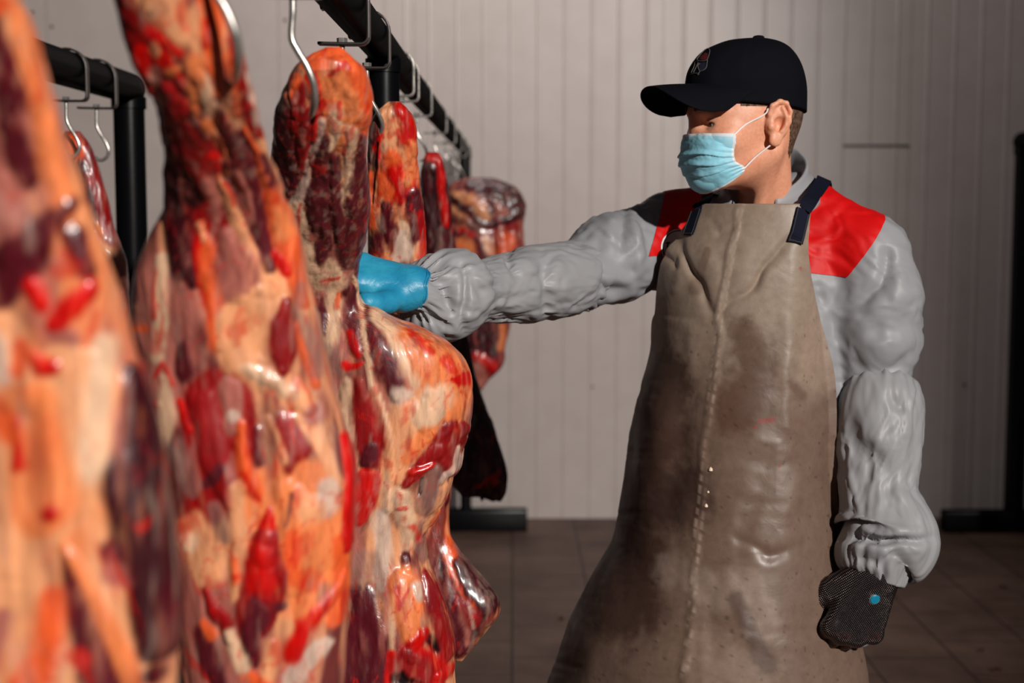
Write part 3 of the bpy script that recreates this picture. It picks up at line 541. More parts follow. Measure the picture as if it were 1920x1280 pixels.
# --- shank behind the sharp one, with its lower flap
D_rows = [(190, 728, 748), (195, 712, 760), (204, 702, 768), (225, 694, 777), (260, 690, 781), (300, 688, 783), (350, 687, 787), (400, 687, 792), (450, 687, 796), (500, 690, 800), (560, 700, 812), (640, 715, 838), (720, 724, 850), (800, 732, 854), (900, 742, 850), (960, 752, 842),
          (1010, 764, 842), (1040, 772, 862), (1070, 780, 888), (1100, 786, 916), (1130, 792, 942), (1150, 797, 940), (1175, 804, 918), (1200, 814, 898), (1225, 832, 878), (1240, 850, 866)]
D_st = [
 ('D', 0, [(850, 1060, 30), (890, 1110, 34), (860, 1180, 30)]),
 ('G', 2, [(712, 215, 10), (704, 250, 14), (702, 300, 12)]), ('R', 3, [(752, 206, 12), (766, 235, 12), (776, 285, 7)]), ('F', 1, [(745, 235, 8), (748, 290, 10), (756, 310, 8)]), ('N', 1, [(757, 262, 6), (752, 275, 5)]), ('F', 2, [(728, 215, 10), (730, 250, 14), (732, 290, 10)]), ('R', 1, [(720, 240, 4), (708, 280, 7), (722, 310, 10)]), ('K', -6, [(711, 270, 3), (704, 300, 5), (700, 340, 4), (698, 378, 2)], .1), ('D', 0, [(704, 265, 6), (712, 225, 3)]),
 ('O', 3, [(735, 300, 14), (735, 340, 22), (725, 370, 14)]), ('R', 2, [(745, 330, 16), (765, 350, 14), (752, 370, 10)]), ('Y', 2, [(770, 270, 8), (772, 310, 9), (766, 340, 8)]), ('R', 1, [(760, 265, 6), (752, 250, 6)]),
 ('O', 1, [(690, 330, 6), (692, 380, 8), (695, 420, 10)]), ('F', 1, [(715, 385, 12), (720, 420, 12), (745, 400, 8)]), ('M', 3, [(728, 380, 7), (727, 420, 13), (730, 445, 10)]), ('G', 1, [(712, 405, 6), (715, 430, 6)]), ('M', 2, [(736, 395, 4), (736, 420, 6)]),
 ('M', 4, [(775, 365, 12), (778, 400, 16), (778, 440, 12)]), ('R', 0, [(790, 400, 6), (792, 450, 7), (790, 480, 6)]), ('f', 1, [(758, 420, 8), (760, 460, 8)]), ('W', 0, [(752, 445, 12), (758, 470, 14), (745, 485, 8)]), ('M', 2, [(708, 450, 10), (706, 470, 11)]), ('Y', 1, [(705, 500, 16), (725, 510, 18)]), ('R', 0, [(690, 470, 3), (715, 495, 3), (732, 505, 2)]),
 ('D', 2, [(830, 640, 20), (840, 800, 20), (840, 930, 14)]), ('O', 1, [(838, 1010, 5), (845, 1035, 12), (850, 1075, 8), (875, 1105, 7), (895, 1130, 6)]), ('D', 3, [(860, 1050, 10), (890, 1090, 20), (915, 1125, 18)]), ('G', 0, [(858, 1045, 2), (880, 1080, 2), (905, 1115, 2)]), ('G', 1, [(850, 1020, 3), (880, 1058, 3), (912, 1095, 2)]), ('N', 2, [(868, 1125, 12), (885, 1150, 14)]), ('P', 1, [(855, 1130, 8), (870, 1170, 8), (876, 1200, 5)]), ('M', 1, [(840, 1090, 12), (850, 1140, 12), (862, 1210, 12)]), ('W', 0, [(880, 1125, 2), (888, 1165, 2)]),
]
meat('beef_quarter', 'shorter red shank behind the blue glove, with a dark flap hanging low', 'meat', D_rows, [(180, 2.2), (500, 2.30), (1240, 2.24)], D_st, base='FOM', step=3.3, ratio=.55, dmax=.085, nphi=130, seed=4, warp=4, blood=.6, amp=.005)

# --- thin dark carcass farther back, widening to a ragged end
E_rows = [(285, 800, 822), (292, 792, 832), (305, 788, 836), (350, 789, 841), (400, 792, 846), (450, 794, 851), (500, 800, 858), (600, 812, 872), (680, 822, 884), (730, 828, 898), (770, 832, 916), (820, 836, 938), (850, 838, 944), (880, 840, 952), (905, 842, 956), (925, 848, 950), (936, 870, 930)]
E_st = [('R', 2, [(805, 295, 9)]), ('D', 3, [(800, 330, 14), (805, 420, 18), (812, 520, 20), (840, 700, 24), (870, 800, 26), (890, 880, 26)]), ('R', 3, [(822, 297, 7), (830, 330, 8), (833, 380, 7), (836, 420, 5)]), ('K', -4, [(812, 330, 3), (818, 400, 3), (824, 470, 3)]), ('G', 1, [(826, 430, 4), (832, 500, 5)]),
        ('M', 1, [(905, 800, 8), (915, 860, 10)]), ('R', 2, [(925, 900, 8), (900, 915, 8), (935, 880, 6)]), ('K', 0, [(860, 760, 20), (850, 860, 20)])]
meat('beef_carcass', 'thin dark red carcass behind the smaller shank, ending ragged above the floor', 'meat', E_rows, [(280, 3.28), (500, 3.34), (940, 3.3)], E_st, base='DMD', step=4, ratio=.6, dmax=.1, nphi=90, seed=5, warp=5, blood=.2, amp=.010, ragged=.05)

# --- rib side in front of the wall
F_rows = [(333, 870, 925), (338, 850, 952), (346, 843, 964), (360, 838, 974), (380, 836, 984), (400, 836, 984), (420, 837, 978), (450, 838, 982), (500, 840, 988), (550, 842, 985), (600, 845, 958), (630, 848, 948), (660, 852, 944), (672, 854, 950), (690, 858, 940), (712, 864, 918), (738, 876, 896)]
F_st = [('D', 2, [(880, 345, 8), (905, 350, 14), (940, 355, 18), (962, 375, 16)]), ('F', 2, [(855, 365, 8), (890, 380, 10), (915, 400, 11)]), ('P', 1, [(935, 395, 10), (955, 405, 10)]), ('D', 2, [(842, 365, 6), (870, 395, 7), (905, 418, 6), (945, 415, 6), (972, 400, 10)]), ('F', 1, [(845, 395, 8), (875, 420, 8)]),
        ('M', 2, [(850, 410, 6), (890, 425, 6)]), ('K', -2, [(922, 385, 4), (925, 400, 5)]), ('G', 1, [(895, 425, 8), (900, 430, 10)]), ('F', 1, [(915, 450, 10), (915, 480, 10)]), ('O', 2, [(950, 450, 14), (945, 490, 14)]), ('M', 1, [(850, 435, 4), (890, 448, 5), (905, 470, 8), (912, 485, 12)]), ('Y', 1, [(870, 465, 16), (870, 490, 16)]),
        ('R', 1, [(890, 440, 4), (865, 430, 3)]), ('D', 1, [(900, 520, 30), (905, 620, 28), (905, 650, 26)]), ('R', 2, [(895, 668, 8), (915, 680, 10), (925, 690, 6)]), ('Y', 1, [(942, 610, 6), (938, 650, 5)]), ('P', 1, [(895, 695, 14), (905, 715, 12)])]
meat('beef_carcass', 'rib side with pale fat bands hanging nearest the grey wall', 'meat', F_rows, [(330, 4.75), (738, 4.75)], F_st, base='NPM', step=2.5, ratio=.45, dmax=.1, nphi=110, seed=6, warp=4, blood=.3, amp=.012, bulge=2)

# --- on the left rack
G_rows = [(246, 122, 150), (252, 112, 160), (265, 106, 168), (290, 104, 177), (330, 104, 190), (370, 106, 203), (410, 108, 210), (450, 110, 222), (480, 112, 232), (520, 114, 238), (560, 116, 242), (640, 118, 250), (800, 120, 260), (1000, 130, 262), (1150, 150, 250), (1200, 170, 220)]
G_st = [('O', 1, [(140, 265, 12), (150, 290, 10)]), ('D', 3, [(150, 320, 16), (165, 370, 18), (172, 420, 12)]), ('N', 1, [(178, 330, 8), (195, 380, 8), (205, 410, 4)]), ('R', 2, [(175, 445, 10), (190, 455, 7)]), ('Y', 1, [(188, 420, 3), (200, 440, 3)]), ('P', 3, [(205, 470, 14), (220, 500, 16), (225, 540, 12)]), ('F', 1, [(195, 465, 8), (215, 475, 8)]), ('G', 1, [(210, 540, 14), (225, 570, 12)])]
meat('beef_quarter', 'narrow dark beef shank below the bare hooks on the left rack', 'meat', G_rows, [(240, 2.8), (1200, 2.85)], G_st, base='NMP', step=4, ratio=.55, dmax=.09, nphi=90, seed=7, warp=4, blood=.3, amp=.006)

# scraps on the tiles
for k, (px, py, w) in enumerate(((1882, 1101, .016), (1838, 1220, .012), (1866, 1256, .018), (1052, 1160, .009))):
    b_ = (640 - py) / FPX; t_ = CAMH / (ST - b_ * CT); c0 = np.array([(px - 960) / FPX * t_, t_ * (CT + b_ * ST), 0.0])
    mb = MB(); a = np.linspace(0, 5, 12); mb.tube([c0 + (w * (i - 6) / 5.0, w * .5 * math.sin(i * .8 + k), .0035) for i in range(12)], [.001 + .004 * math.sin(math.pi * (i + .5) / 12) for i in range(12)], 8)
    ms = bpy.data.materials.get('scrap') or new_mat('scrap', L4(60, 12, 12), .4)[0]
    tag(mb.build('meat_scrap', ms), ['small dark meat scrap on the tiles at the right, nearest the back rack foot', 'tiny dark scrap on the tiles right of the metal glove, middle one', 'curled dark scrap on the tiles near the bottom right corner', 'tiny scrap on the tiles between the carcasses and the apron'][k], 'scrap')

# ------------------------------------------------------------------ the man
OT = np.array([.406, 2.325, 0.0]); A_ = math.radians(25)
LT = np.array([math.cos(A_), -math.sin(A_), 0]); FT = np.array([-math.sin(A_), -math.cos(A_), 0]); UP = np.array([0, 0, 1.0])
RT = np.stack([LT, FT, UP])                      # world -> torso rows
def WT(l, f, z): return OT + l * LT + f * FT + np.array([0, 0, z])
HC = np.array([.374, 2.22, 1.627]); HS = np.array([.88, 1.08, .88]); HB = .70; H_ = math.radians(68)
LH = np.array([math.cos(H_), -math.sin(H_), 0]); FH = np.array([-math.sin(H_), -math.cos(H_), 0]); RH = np.stack([LH, FH, UP])
def WH(p):
    p = np.array(p, float); f = p[..., 1] * np.where(p[..., 1] > 0, HS[1], HB); return HC + np.stack([p[..., 0] * HS[0], f, p[..., 2] * HS[2]], -1) @ RH
def toH(p):
    q = (p - HC) @ RH.T; q[:, 1] = q[:, 1] / np.where(q[:, 1] > 0, HS[1], HB); q[:, 0] /= HS[0]; q[:, 2] /= HS[2]; return q
man = thing('person', 'man in black cap, blue mask and stained apron, reaching toward the meat', 'person', (float(OT[0]), float(OT[1]), 0))

# skin
m_skin, nt, b = new_mat('skin', rough=0.46, spec=0.4)
f = tex_noise(nt, 34, 5, 0.6); f2 = tex_noise(nt, 240, 3)
c = ramp(nt, f, [(0.3, L4(216, 142, 110)), (0.7, L4(232, 166, 134))])
nt.links.new(mixc(nt, 0.15, c, ramp(nt, f2, [(0.3, L4(150, 84, 62)), (0.7, L4(240, 180, 150))])), b.inputs['Base Color'])
b.inputs['Subsurface Weight'].default_value = 0.12; b.inputs['Subsurface Radius'].default_value = (1.0, 0.3, 0.15); b.inputs['Subsurface Scale'].default_value = 0.012
bump(nt, b, f2, 0.12, 0.0006)
def f_head(p):
    q = toH(p); s = q.copy(); s[:, 0] = np.abs(s[:, 0])
    d = elli(s, (0, -.008, .03), (.077, .100, .096))
    d = smin(d, elli(s, (0, .034, -.008), (.064, .066, .080)), .03)
    d = smin(d, elli(s, (0, .030, -.062), (.056, .058, .050)), .03)
    d = smin(d, cone(s, (.053, -.002, -.05), (.024, .068, -.094), .014, .016), .02)
    d = smin(d, elli(s, (0, .078, -.094), (.024, .020, .020)), .02)
    d = smin(d, elli(s, (.043, .062, -.026), (.025, .024, .024)), .018)
    d = smin(d, elli(s, (0, .086, -.058), (.024, .016, .016)), .015)
    d = smin(d, cone(s, (.046, .074, .024), (.012, .092, .021), .009, .009), .010)
    d = smax(d, -elli(s, (.032, .102, .000), (.018, .018, .013)), .008)
    d = smin(d, cone(s, (0, .094, .010), (0, .091, -.034), .007, .010), .010)
    d = smin(d, elli(s, (.011, .087, -.037), (.008, .010, .007)), .006)
    e = np.linalg.norm(s - (.032, .0765, -.002), axis=1) - .0148
    d = smin(d, smax(e, .0030 - (s[:, 2] + .002), .001), .003)
    d = smin(d, smax(e, .0055 + (s[:, 2] + .002), .001), .003)
    # ears
    k = (s - (.076, 0, 0)) / 1.13
    pl = elli(k, (.006, -.003, .004), (.0045, .017, .028)); pl = smin(pl, elli(k, (.002, .006, -.002), (.008, .012, .02)), .006)
    pl = smax(pl, -elli(k, (.015, .0015, -.003), (.014, .0095, .0135)), .003)
    hx = [(.006, .0148, .012), (.009, .012, .025), (.011, .0026, .0315), (.012, -.0096, .029), (.013, -.0174, .017), (.012, -.0165, .0016), (.010, -.0096, -.012), (.007, -.001, -.021)]
    for a_, b_ in zip(hx[:-1], hx[1:]): pl = smin(pl, cone(k, a_, b_, .0036, .0036), .003)
    ah = [(.011, -.002, .022), (.013, -.009, .008), (.012, -.008, -.004), (.010, -.001, -.013)]
    for a_, b_ in zip(ah[:-1], ah[1:]): pl = smin(pl, cone(k, a_, b_, .0032, .0032), .003)
    pl = smin(pl, elli(k, (.006, .006, -.026), (.005, .009, .010)), .005); pl = smin(pl, elli(k, (.008, .012, -.006), (.004, .005, .006)), .003)
    d = smin(d, pl * 1.1, .004)
    n = cone(q, (0, -.024, -.03), (-.059, -.082, -.19), .054, .058); n = smin(n, cone(q, (.05, -.012, -.045), (-.01, -.01, -.17), .014, .012), .02)
    d = smin(d, n, .022) * .9
    t = (p - OT) @ RT.T
    return smin(d, elli(t, (0, -.01, 1.40), (.17, .095, .10)), .04)
Vh, Fh = nets(f_head, (.17, 2.0, 1.30), (.60, 2.48, 1.76), .0021)
body = mesh_obj('body', Vh, Fh, m_skin, man)
bvh_head = BVHTree.FromPolygons(Vh.tolist(), Fh.tolist())
Nh = vnormals(Vh, Fh)
# short hair: shell over the back and sides of the head
m_hair, nt, b = new_mat('hair', rough=0.8, spec=0.15)
f = tex_noise(nt, 420, 3, 0.6, (1, 1, .35)); nt.links.new(ramp(nt, f, [(0.35, L4(46, 34, 28)), (0.7, L4(128, 98, 80))]), b.inputs['Base Color']); bump(nt, b, f, .6, .0012)
q = toH(Vh); s_ = np.abs(q[:, 0])
hm = sst(.0, .010, -(q[:, 1] + .030 + .30 * np.clip(-q[:, 2] - .0, 0, 1))) * sst(-.060, -.045, q[:, 2] - .012 * noise(Vh * 90)) * (s_ < .0785)
hm2 = ((q[:, 2] > .026) & (q[:, 1] < .055) & (s_ < .079)) * 1.0; hm = np.maximum(hm, hm2)
keep = (hm[Fh] > .35).all(1); us = np.unique(Fh[keep]); mp_ = np.full(len(Vh), -1); mp_[us] = np.arange(len(us))
mesh_obj('hair', Vh[us] + Nh[us] * (.0011 * hm[us][:, None]), mp_[Fh[keep]], m_hair, man)
# eyes and brows
m_eye, nt, b = new_mat('eye', L4(225, 215, 208), 0.12)
tc = nd(nt, 'ShaderNodeTexCoord'); dd = nd(nt, 'ShaderNodeVectorMath', operation='DISTANCE')
nt.links.new(tc.outputs['Object'], dd.inputs[0]); dd.inputs[1].default_value = (0, .0125, 0)
nt.links.new(ramp(nt, dd.outputs['Value'], [(0.0, (0.005, 0.005, 0.005, 1)), (0.0030, (0.006, 0.005, 0.005, 1)), (0.0034, L4(70, 48, 34)), (0.0062, L4(60, 40, 30)), (0.0068, L4(222, 212, 204))]), b.inputs['Base Color'])
for sd in (1, -1):
    bm = bmesh.new(); bmesh.ops.create_uvsphere(bm, u_segments=32, v_segments=20, radius=.0125); me = bpy.data.meshes.new('eye'); bm.to_mesh(me); bm.free()
    me.materials.append(m_eye); me.polygons.foreach_set('use_smooth', [True] * len(me.polygons)); o = bpy.data.objects.new('eye', me); C.objects.link(o)
    o.parent = man; o.matrix_parent_inverse = Matrix.Translation(-man.location)
    o.scale = (.9, .95, .9); o.location = WH((sd * .032, .0765, -.002)); o.rotation_euler = (0, 0, math.atan2(FH[1], FH[0]) - math.pi / 2)
    bp = []
    for t in np.linspace(0, 1, 10):
        l = sd * (.014 + .036 * t); z = .022 + .008 * math.sin(t * 2.4); h = bvh_head.ray_cast(Vector(WH((l, .2, z))), Vector(-FH)); bp.append(np.array(h[0]) + np.array(h[1]) * .0008)
    mb = MB(); mb.tube(bp, [.0022 + .0016 * math.sin(math.pi * k / 9) for k in range(10)], 8); mb.build('eyebrow', m_hair, man)

# cap
m_cap, nt, b = new_mat('cap_cloth', L4(9, 10, 17), 0.85, spec=0.1)
w_ = tex_noise(nt, 900, 2); bump(nt, b, w_, 0.4, 0.0006)
th = np.linspace(0, 2 * math.pi, 120, endpoint=False); rows_ = []
def capring(t, s):
    """t angle (0 = front), s 0 at the lower edge .. 1 at the top"""
    cf, sl = np.cos(t), np.sin(t); rf = np.where(cf > 0, .115, .107); base_z = .042 + .008 * cf
    if s < .22: k = 1.0; z = base_z - .012 + (s / .22) * .022
    else:
        u = (s - .22) / .78; a = u * math.pi / 2; k = math.cos(a) ** .80; z = base_z + .010 + (.151 - (base_z + .010)) * math.sin(a) ** .92
    k = k * (1 - .0 * s); g = .0012 * np.exp(-((np.mod(t + math.pi / 6, math.pi / 3) - math.pi / 6) / .02) ** 2) * (s > .2)
    lf = .087 * k - g; return np.stack([sl * lf, cf * (rf * k - g) - .008, z + 0 * t], -1)
S_ = list(np.linspace(0, .22, 6)) + list(np.linspace(.25, .995, 34))
Vc = np.array([capring(th, s) for s in S_]); n_, m_ = Vc.shape[:2]
Vc = Vc + (noise(Vc * 28) * .0022)[..., None] * np.array([1, 1, .4])
top = Vc[-1].mean(0); F = [tuple(r) for r in grid_faces(n_, m_)] + [(n_ * m_, (n_ - 1) * m_ + j, (n_ - 1) * m_ + (j + 1) % m_) for j in range(m_)]
VcW = WH(np.vstack([Vc.reshape(-1, 3), top]))
o = mesh_obj('cap', VcW, F, m_cap, man); sm_ = o.modifiers.new('s', 'SOLIDIFY'); sm_.thickness = .0022; sm_.offset = -1
bmx = bmesh.new(); bmx.from_mesh(o.data); bmesh.ops.recalc_face_normals(bmx, faces=bmx.faces); bmx.to_mesh(o.data); bmx.free()
cap = o; bvh_cap = BVHTree.FromPolygons(VcW.tolist(), F)
def child(name, V, F, mat, par, **k):
    o = mesh_obj(name, V, F, mat, None, **k); o.parent = par; o.matrix_parent_inverse = par.matrix_parent_inverse @ Matrix.Identity(4)
    return o
U = np.linspace(-1, 1, 61); Vv = np.linspace(0, 1, 22); G = np.zeros((22, 61, 3))
for i, v in enumerate(Vv):
    tt = U * math.radians(64); base = capring(tt, 0.16)
    l0 = base[:, 0]; f0 = base[:, 1]; tipf = .104 + .068 * np.sqrt(np.clip(1 - np.abs(U) ** 2.6, 0, 1)); f1 = np.maximum(f0 + .004, tipf)
    G[i, :, 0] = l0 * (1 - .06 * v); G[i, :, 1] = f0 - .002 + (f1 - f0) * v
    G[i, :, 2] = base[:, 2] * (1 - 0) + .012 - .040 * U ** 2 * (.25 + .75 * min(1, v * 1.6)) - .006 * v * v
Fb = grid_faces(22, 61, wrap=False)
o = mesh_obj('brim', WH(G.reshape(-1, 3)), Fb, m_cap, None); o.parent = cap; sm_ = o.modifiers.new('s', 'SOLIDIFY'); sm_.thickness = .003; sm_.offset = 0
bv = o.modifiers.new('b', 'BEVEL'); bv.width = .001; bv.segments = 2; bv.limit_method = 'ANGLE'
mb = MB(); tp = WH((0, -.008, .152)); mb.tube([tp - (0, 0, .003), tp + (0, 0, .001), tp + (0, 0, .003), tp + (0, 0, .0038)], [.009, .009, .0065, .002], 20); o = mb.build('button', m_cap); o.parent = cap
# embroidered emblem on the cap
CAMP = np.array([0, 0, CAMH])
def cast(bvh, px, py, off=.001):
    d = P(px, py, 2.0) - CAMP; d /= np.linalg.norm(d); h = bvh.ray_cast(Vector(CAMP), Vector(d))
    if h[0] is None: return None, None
    n = np.array(h[1]); n = n if n @ d < 0 else -n; return np.array(h[0]) + n * off, n
m_thr = new_mat('grey_thread', L4(78, 72, 72), .8)[0]; m_thr_r = new_mat('red_thread', L4(84, 8, 12), .7)[0]; m_thr_b = new_mat('blue_thread', L4(20, 20, 42), .7)[0]
def tubepx(bvh, pts, r, name, mat, par, off=.001, world=False):
    pp = [cast(bvh, x, y, off)[0] for x, y in spline(pts, 5)]; pp = [p for p in pp if p is not None]
    if len(pp) < 3: return None
    mb = MB(); mb.tube(pp, r, 6); return mb
def patch(bvh, poly, name, mat, off=.0012, n=14):
    """filled shape lying on a surface: rings shrinking to the middle of the outline"""
    poly = np.array(poly, float); c = poly.mean(0); V = []; F = []; m = len(poly)
    for k in range(n + 1):
        for p in poly:
            q = c + (p - c) * (1 - k / n) ; h = cast(bvh, q[0], q[1], off)[0]; V.append(h if h is not None else V[-1])
    F = [(k * m + j, k * m + (j + 1) % m, (k + 1) * m + (j + 1) % m, (k + 1) * m + j) for k in range(n) for j in range(m)]
    return mesh_obj(name, V, F, mat)
emb = MB()
for pts in ([(1307, 112), (1313, 104), (1321, 95), (1328, 92), (1331, 95), (1330, 103), (1326, 113)], [(1307, 112), (1312, 115), (1320, 115), (1327, 113)], [(1305, 117), (1311, 115)], [(1303, 118), (1303, 123), (1299, 132), (1297, 137)],
            [(1327, 113), (1326, 120), (1325, 126), (1321, 131), (1313, 134)], [(1310, 118), (1306, 126), (1301, 136)], [(1313, 119), (1309, 124), (1311, 131), (1313, 134)], [(1295, 141), (1301, 138), (1308, 138), (1311, 140)], [(1313, 134), (1311, 137), (1309, 141)]):
    t_ = tubepx(bvh_cap, pts, .0007, '', None, None)
    if t_: emb.add(t_.V, t_.F)
if emb.V: o = emb.build('emblem', m_thr); o.parent = cap
o2 = patch(bvh_cap, [(1310, 111), (1315, 104), (1322, 99), (1327, 100), (1327, 106), (1324, 112), (1317, 114)], 'emblem_fill', m_thr_r, .0004, 5); o2.parent = cap
o2 = patch(bvh_cap, [(1312, 118), (1318, 117), (1324, 117), (1324, 124), (1320, 130), (1313, 132), (1310, 126)], 'emblem_fill', m_thr_b, .0004, 5); o2.parent = cap

# face mask
m_mask, nt, b = new_mat('mask_cloth', rough=0.6, spec=0.3)
at = nd(nt, 'ShaderNodeVertexColor', layer_name='Col'); nt.links.new(at.outputs[0], b.inputs['Base Color'])
bump(nt, b, tex_noise(nt, 700, 2), 0.25, 0.0004)
R_ = np.array([(0, .1040, -.017, .063, .064, -.021), (.2, .1075, -.034, .0665, .064, -.037), (.42, .1090, -.056, .0675, .065, -.056), (.56, .1075, -.074, .067, .062, -.066), (.66, .1045, -.086, .066, .052, -.071), (.8, .0980, -.101, .065, .046, -.075), (1, .080, -.119, .061, .045, -.083)])
nu, nv = 141, 110; us_ = np.linspace(-1, 1, nu); vs_ = np.linspace(0, 1, nv); G = np.zeros((nv, nu, 3)); MC = np.zeros((nv, nu, 3))
T_ = [np.interp(vs_, R_[:, 0], R_[:, k]) for k in range(1, 6)]; T_ = [smooth1(t, 2) for t in T_]
s = np.abs(us_)[None]; a = s * math.pi / 2
G[..., 0] = np.sign(us_)[None] * T_[2][:, None] * np.sin(a) ** .92; G[..., 1] = T_[3][:, None] + (T_[0] - T_[3])[:, None] * np.cos(a) ** .85
G[..., 2] = T_[1][:, None] + (T_[4] - T_[1])[:, None] * s ** 1.8
v2 = vs_[:, None] + 0 * s; pl = np.zeros((nv, nu))
for vc, hh in ((.40, .0030), (.545, .0028), (.70, .0016)):
    vv = vc + .05 * np.sin(us_ * 5 + vc * 9)[None] * s; pl += hh * (sst(vv - .09, vv, v2) - sst(vv, vv + .012, v2)) * (1 - s ** 3)
wr = fbm(np.stack([us_[None] * 3.2 + 0 * v2, v2 * 5, 0 * v2], -1) + 4, 3)
out = G - np.array([0, .02, -.05]); out /= np.linalg.norm(out, axis=-1, keepdims=True); G = G + out * (pl + .0022 * wr + .002 * sst(.6, .95, s) * np.cos(v2 * 60) * 0.4)[..., None]
blue = lin((146, 210, 230)); wht = lin((218, 222, 226)); k = np.maximum(sst(.055, .045, v2), np.maximum(sst(.955, .965, s + 0 * v2), sst(.965, .975, v2))); k = np.maximum(k, .25 * sst(.115, .105, v2) * (np.sin(us_ * 400)[None] > 0))
k = np.maximum(k, .35 * sst(.80, .84, s + 0 * v2) * (np.sin(v2 * 330) > .2)); MC = blue * (1 + .06 * wr[..., None]) + (wht - blue) * k[..., None]
GW = WH(G.reshape(-1, 3))
for it in range(3):
    dd_ = f_head(GW); e_ = 1e-3; gr = np.stack([f_head(GW + e_ * a_) - dd_ for a_ in np.eye(3)], 1); gr /= np.linalg.norm(gr, axis=1)[:, None] + 1e-9; GW = GW + gr * np.clip(.0035 - dd_, 0, .01)[:, None]
ctop = toH(GW.reshape(nv, nu, 3)[2, [-2, 1]].copy()); cbot = toH(GW.reshape(nv, nu, 3)[int(.86 * nv), [-2, 1]].copy())
mo = mesh_obj('face_mask', GW, grid_faces(nv, nu, wrap=False), m_mask, man, col=np.clip(MC, 0, 1))
sm_ = mo.modifiers.new('s', 'SOLIDIFY'); sm_.thickness = .0012; sm_.offset = 0
m_loop = new_mat('ear_loop', L4(236, 230, 228), .6)[0]
for sd in (1, -1):
    ti = 0 if sd > 0 else 1
    for pts in ([tuple(ctop[ti]), (sd * .070, .048, -.003), (sd * .0785, .030, .009), (sd * .084, .016, .021), (sd * .082, .004, .028), (sd * .080, -.004, .026)],
                [tuple(cbot[ti]), (sd * .068, .033, -.060), (sd * .0765, .019, -.044), (sd * .082, .009, -.0345), (sd * .080, -.001, -.030), (sd * .078, -.008, -.022)]):
        pp = []
        for p in spline(WH(pts), 6):
            h = bvh_head.find_nearest(Vector(p)); n = np.array(h[1]); dd_ = (p - np.array(h[0])) @ n
            pp.append(p + n * max(0, .0016 - dd_) if dd_ < .0016 else p)
        mb = MB(); mb.tube(pp, .00125, 8); o = mb.build('ear_loop', m_loop); o.parent = mo

# ------------------------------------------------------------------ jacket
def cloth_mat(name, base, rough=.5, spec=.4, sheen=.0, bumps=.2):
    m, nt, b = new_mat(name, L4(*base), rough, spec=spec)
    f = tex_noise(nt, 5, 4); c0 = L4(*base); nt.links.new(mixc(nt, 0.5, c0, ramp(nt, f, [(.3, tuple(x * .86 for x in c0[:3]) + (1,)), (.7, tuple(min(1, x * 1.12) for x in c0[:3]) + (1,))])), b.inputs['Base Color'])
    b.inputs['Sheen Weight'].default_value = sheen
    n1 = bump(nt, b, tex_noise(nt, 18, 3, .5, (1, 1, .6), .6), bumps, 0.002); bump(nt, b, tex_noise(nt, 1400, 1), .15, .0003, n1)
    return m
m_grey = cloth_mat('grey_satin', (148, 147, 150), .46, .32); m_grey2 = cloth_mat('grey_twill', (144, 144, 148), .48, .32); m_red = cloth_mat('red_cloth', (206, 6, 8), .55, .3)
zt = np.array([.80, .95, 1.05, 1.2, 1.3, 1.38, 1.44, 1.49, 1.53]); at_ = np.array([.19, .182, .170, .166, .166, .168, .150, .10, .06]); bt_ = np.array([.145, .140, .128, .122, .122, .118, .10, .075, .055])
SHL = WT(.178, .0, 1.425); SHR = WT(-.163, .0, 1.455)
LA = [SHL, P(1648, 560, 2.235), P(1645, 640, 2.235), P(1640, 712, 2.23), P(1642, 860, 2.19), P(1640, 960, 2.165)]; LR = [.056, .0615, .061, .044, .038, .030]
RA = [SHR, P(1150, 484, 2.325), P(1086, 518, 2.275), P(980, 535, 2.157), P(900, 545, 2.07)]; RRd = [.062, .0655, .047, .034, .028]
def f_jacket(p):
    t = (p - OT) @ RT.T; z = np.clip(t[:, 2], .80, 1.53); a = np.interp(z, zt, at_); b = np.interp(z, zt, bt_)
    k = np.sqrt((t[:, 0] / a) ** 2 + ((t[:, 1] + .005) / b) ** 2); d = (k - 1) * b * np.clip(.75 + .25 * np.abs(t[:, 0]) / a, 0, 1)
    d = smax(d, t[:, 2] - 1.50, .03); d = np.maximum(d, .80 - t[:, 2])
    d = smin(d, cone(t, (.055, -.008, 1.516), (.168, 0, 1.432), .038, .050), .035); d = smin(d, cone(t, (-.055, -.008, 1.506), (-.15, 0, 1.462), .038, .054), .035)
    for A, R in ((LA, LR), (RA, RRd)):
        for i in range(len(A) - 1): d = smin(d, cone(p, A[i], A[i + 1], R[i], R[i + 1]), .022 if i else .03)
    return d
def relax(V, F, it):
    for _ in range(it):
        c = V[F].mean(1); S = np.zeros_like(V); K = np.zeros(len(V))
        for k in range(4): np.add.at(S, F[:, k], c); np.add.at(K, F[:, k], 1)
        V = S / K[:, None]
    return V
Vj, Fj = nets(f_jacket, (-.20, 1.9, .78), (.72, 2.60, 1.60), .0042)
def fold(V, N, strokes, gain=1.0, wob=1.0):
    x, y = proj(V); qf = V * 22; xw = x + 11 * wob * noise(qf); yw = y + 11 * wob * noise(qf + 31); face = sst(.25, -.2, (N * ((V - CAMP) / np.linalg.norm(V - CAMP, axis=1)[:, None])).sum(1)); d = np.zeros(len(V))
    for amp, pts in strokes:
        p_ = [(pts[0][0], pts[0][1], pts[0][2] * .5)] + list(pts[1:-1]) + [(pts[-1][0], pts[-1][1], pts[-1][2] * .5)]; dist, r = stroke_d(xw, yw, p_); rm = max(k[2] for k in pts)
        d += amp * .001 * np.exp(-((dist + r) / (rm * 1.0 + 1.5)) ** 2) * np.clip(r / rm, 0, 1)
    return V + N * (d * face * gain)[:, None]
Nj = vnormals(Vj, Fj); q = Vj * np.array([7, 7, 11]); w = fbm(q + .9 * np.stack([noise(q + 3), noise(q + 8), noise(q + 13)], -1), 3)
Vj = Vj + Nj * (0.0042 * (1 - 2.2 * np.sqrt(w * w + .0015)))[:, None]
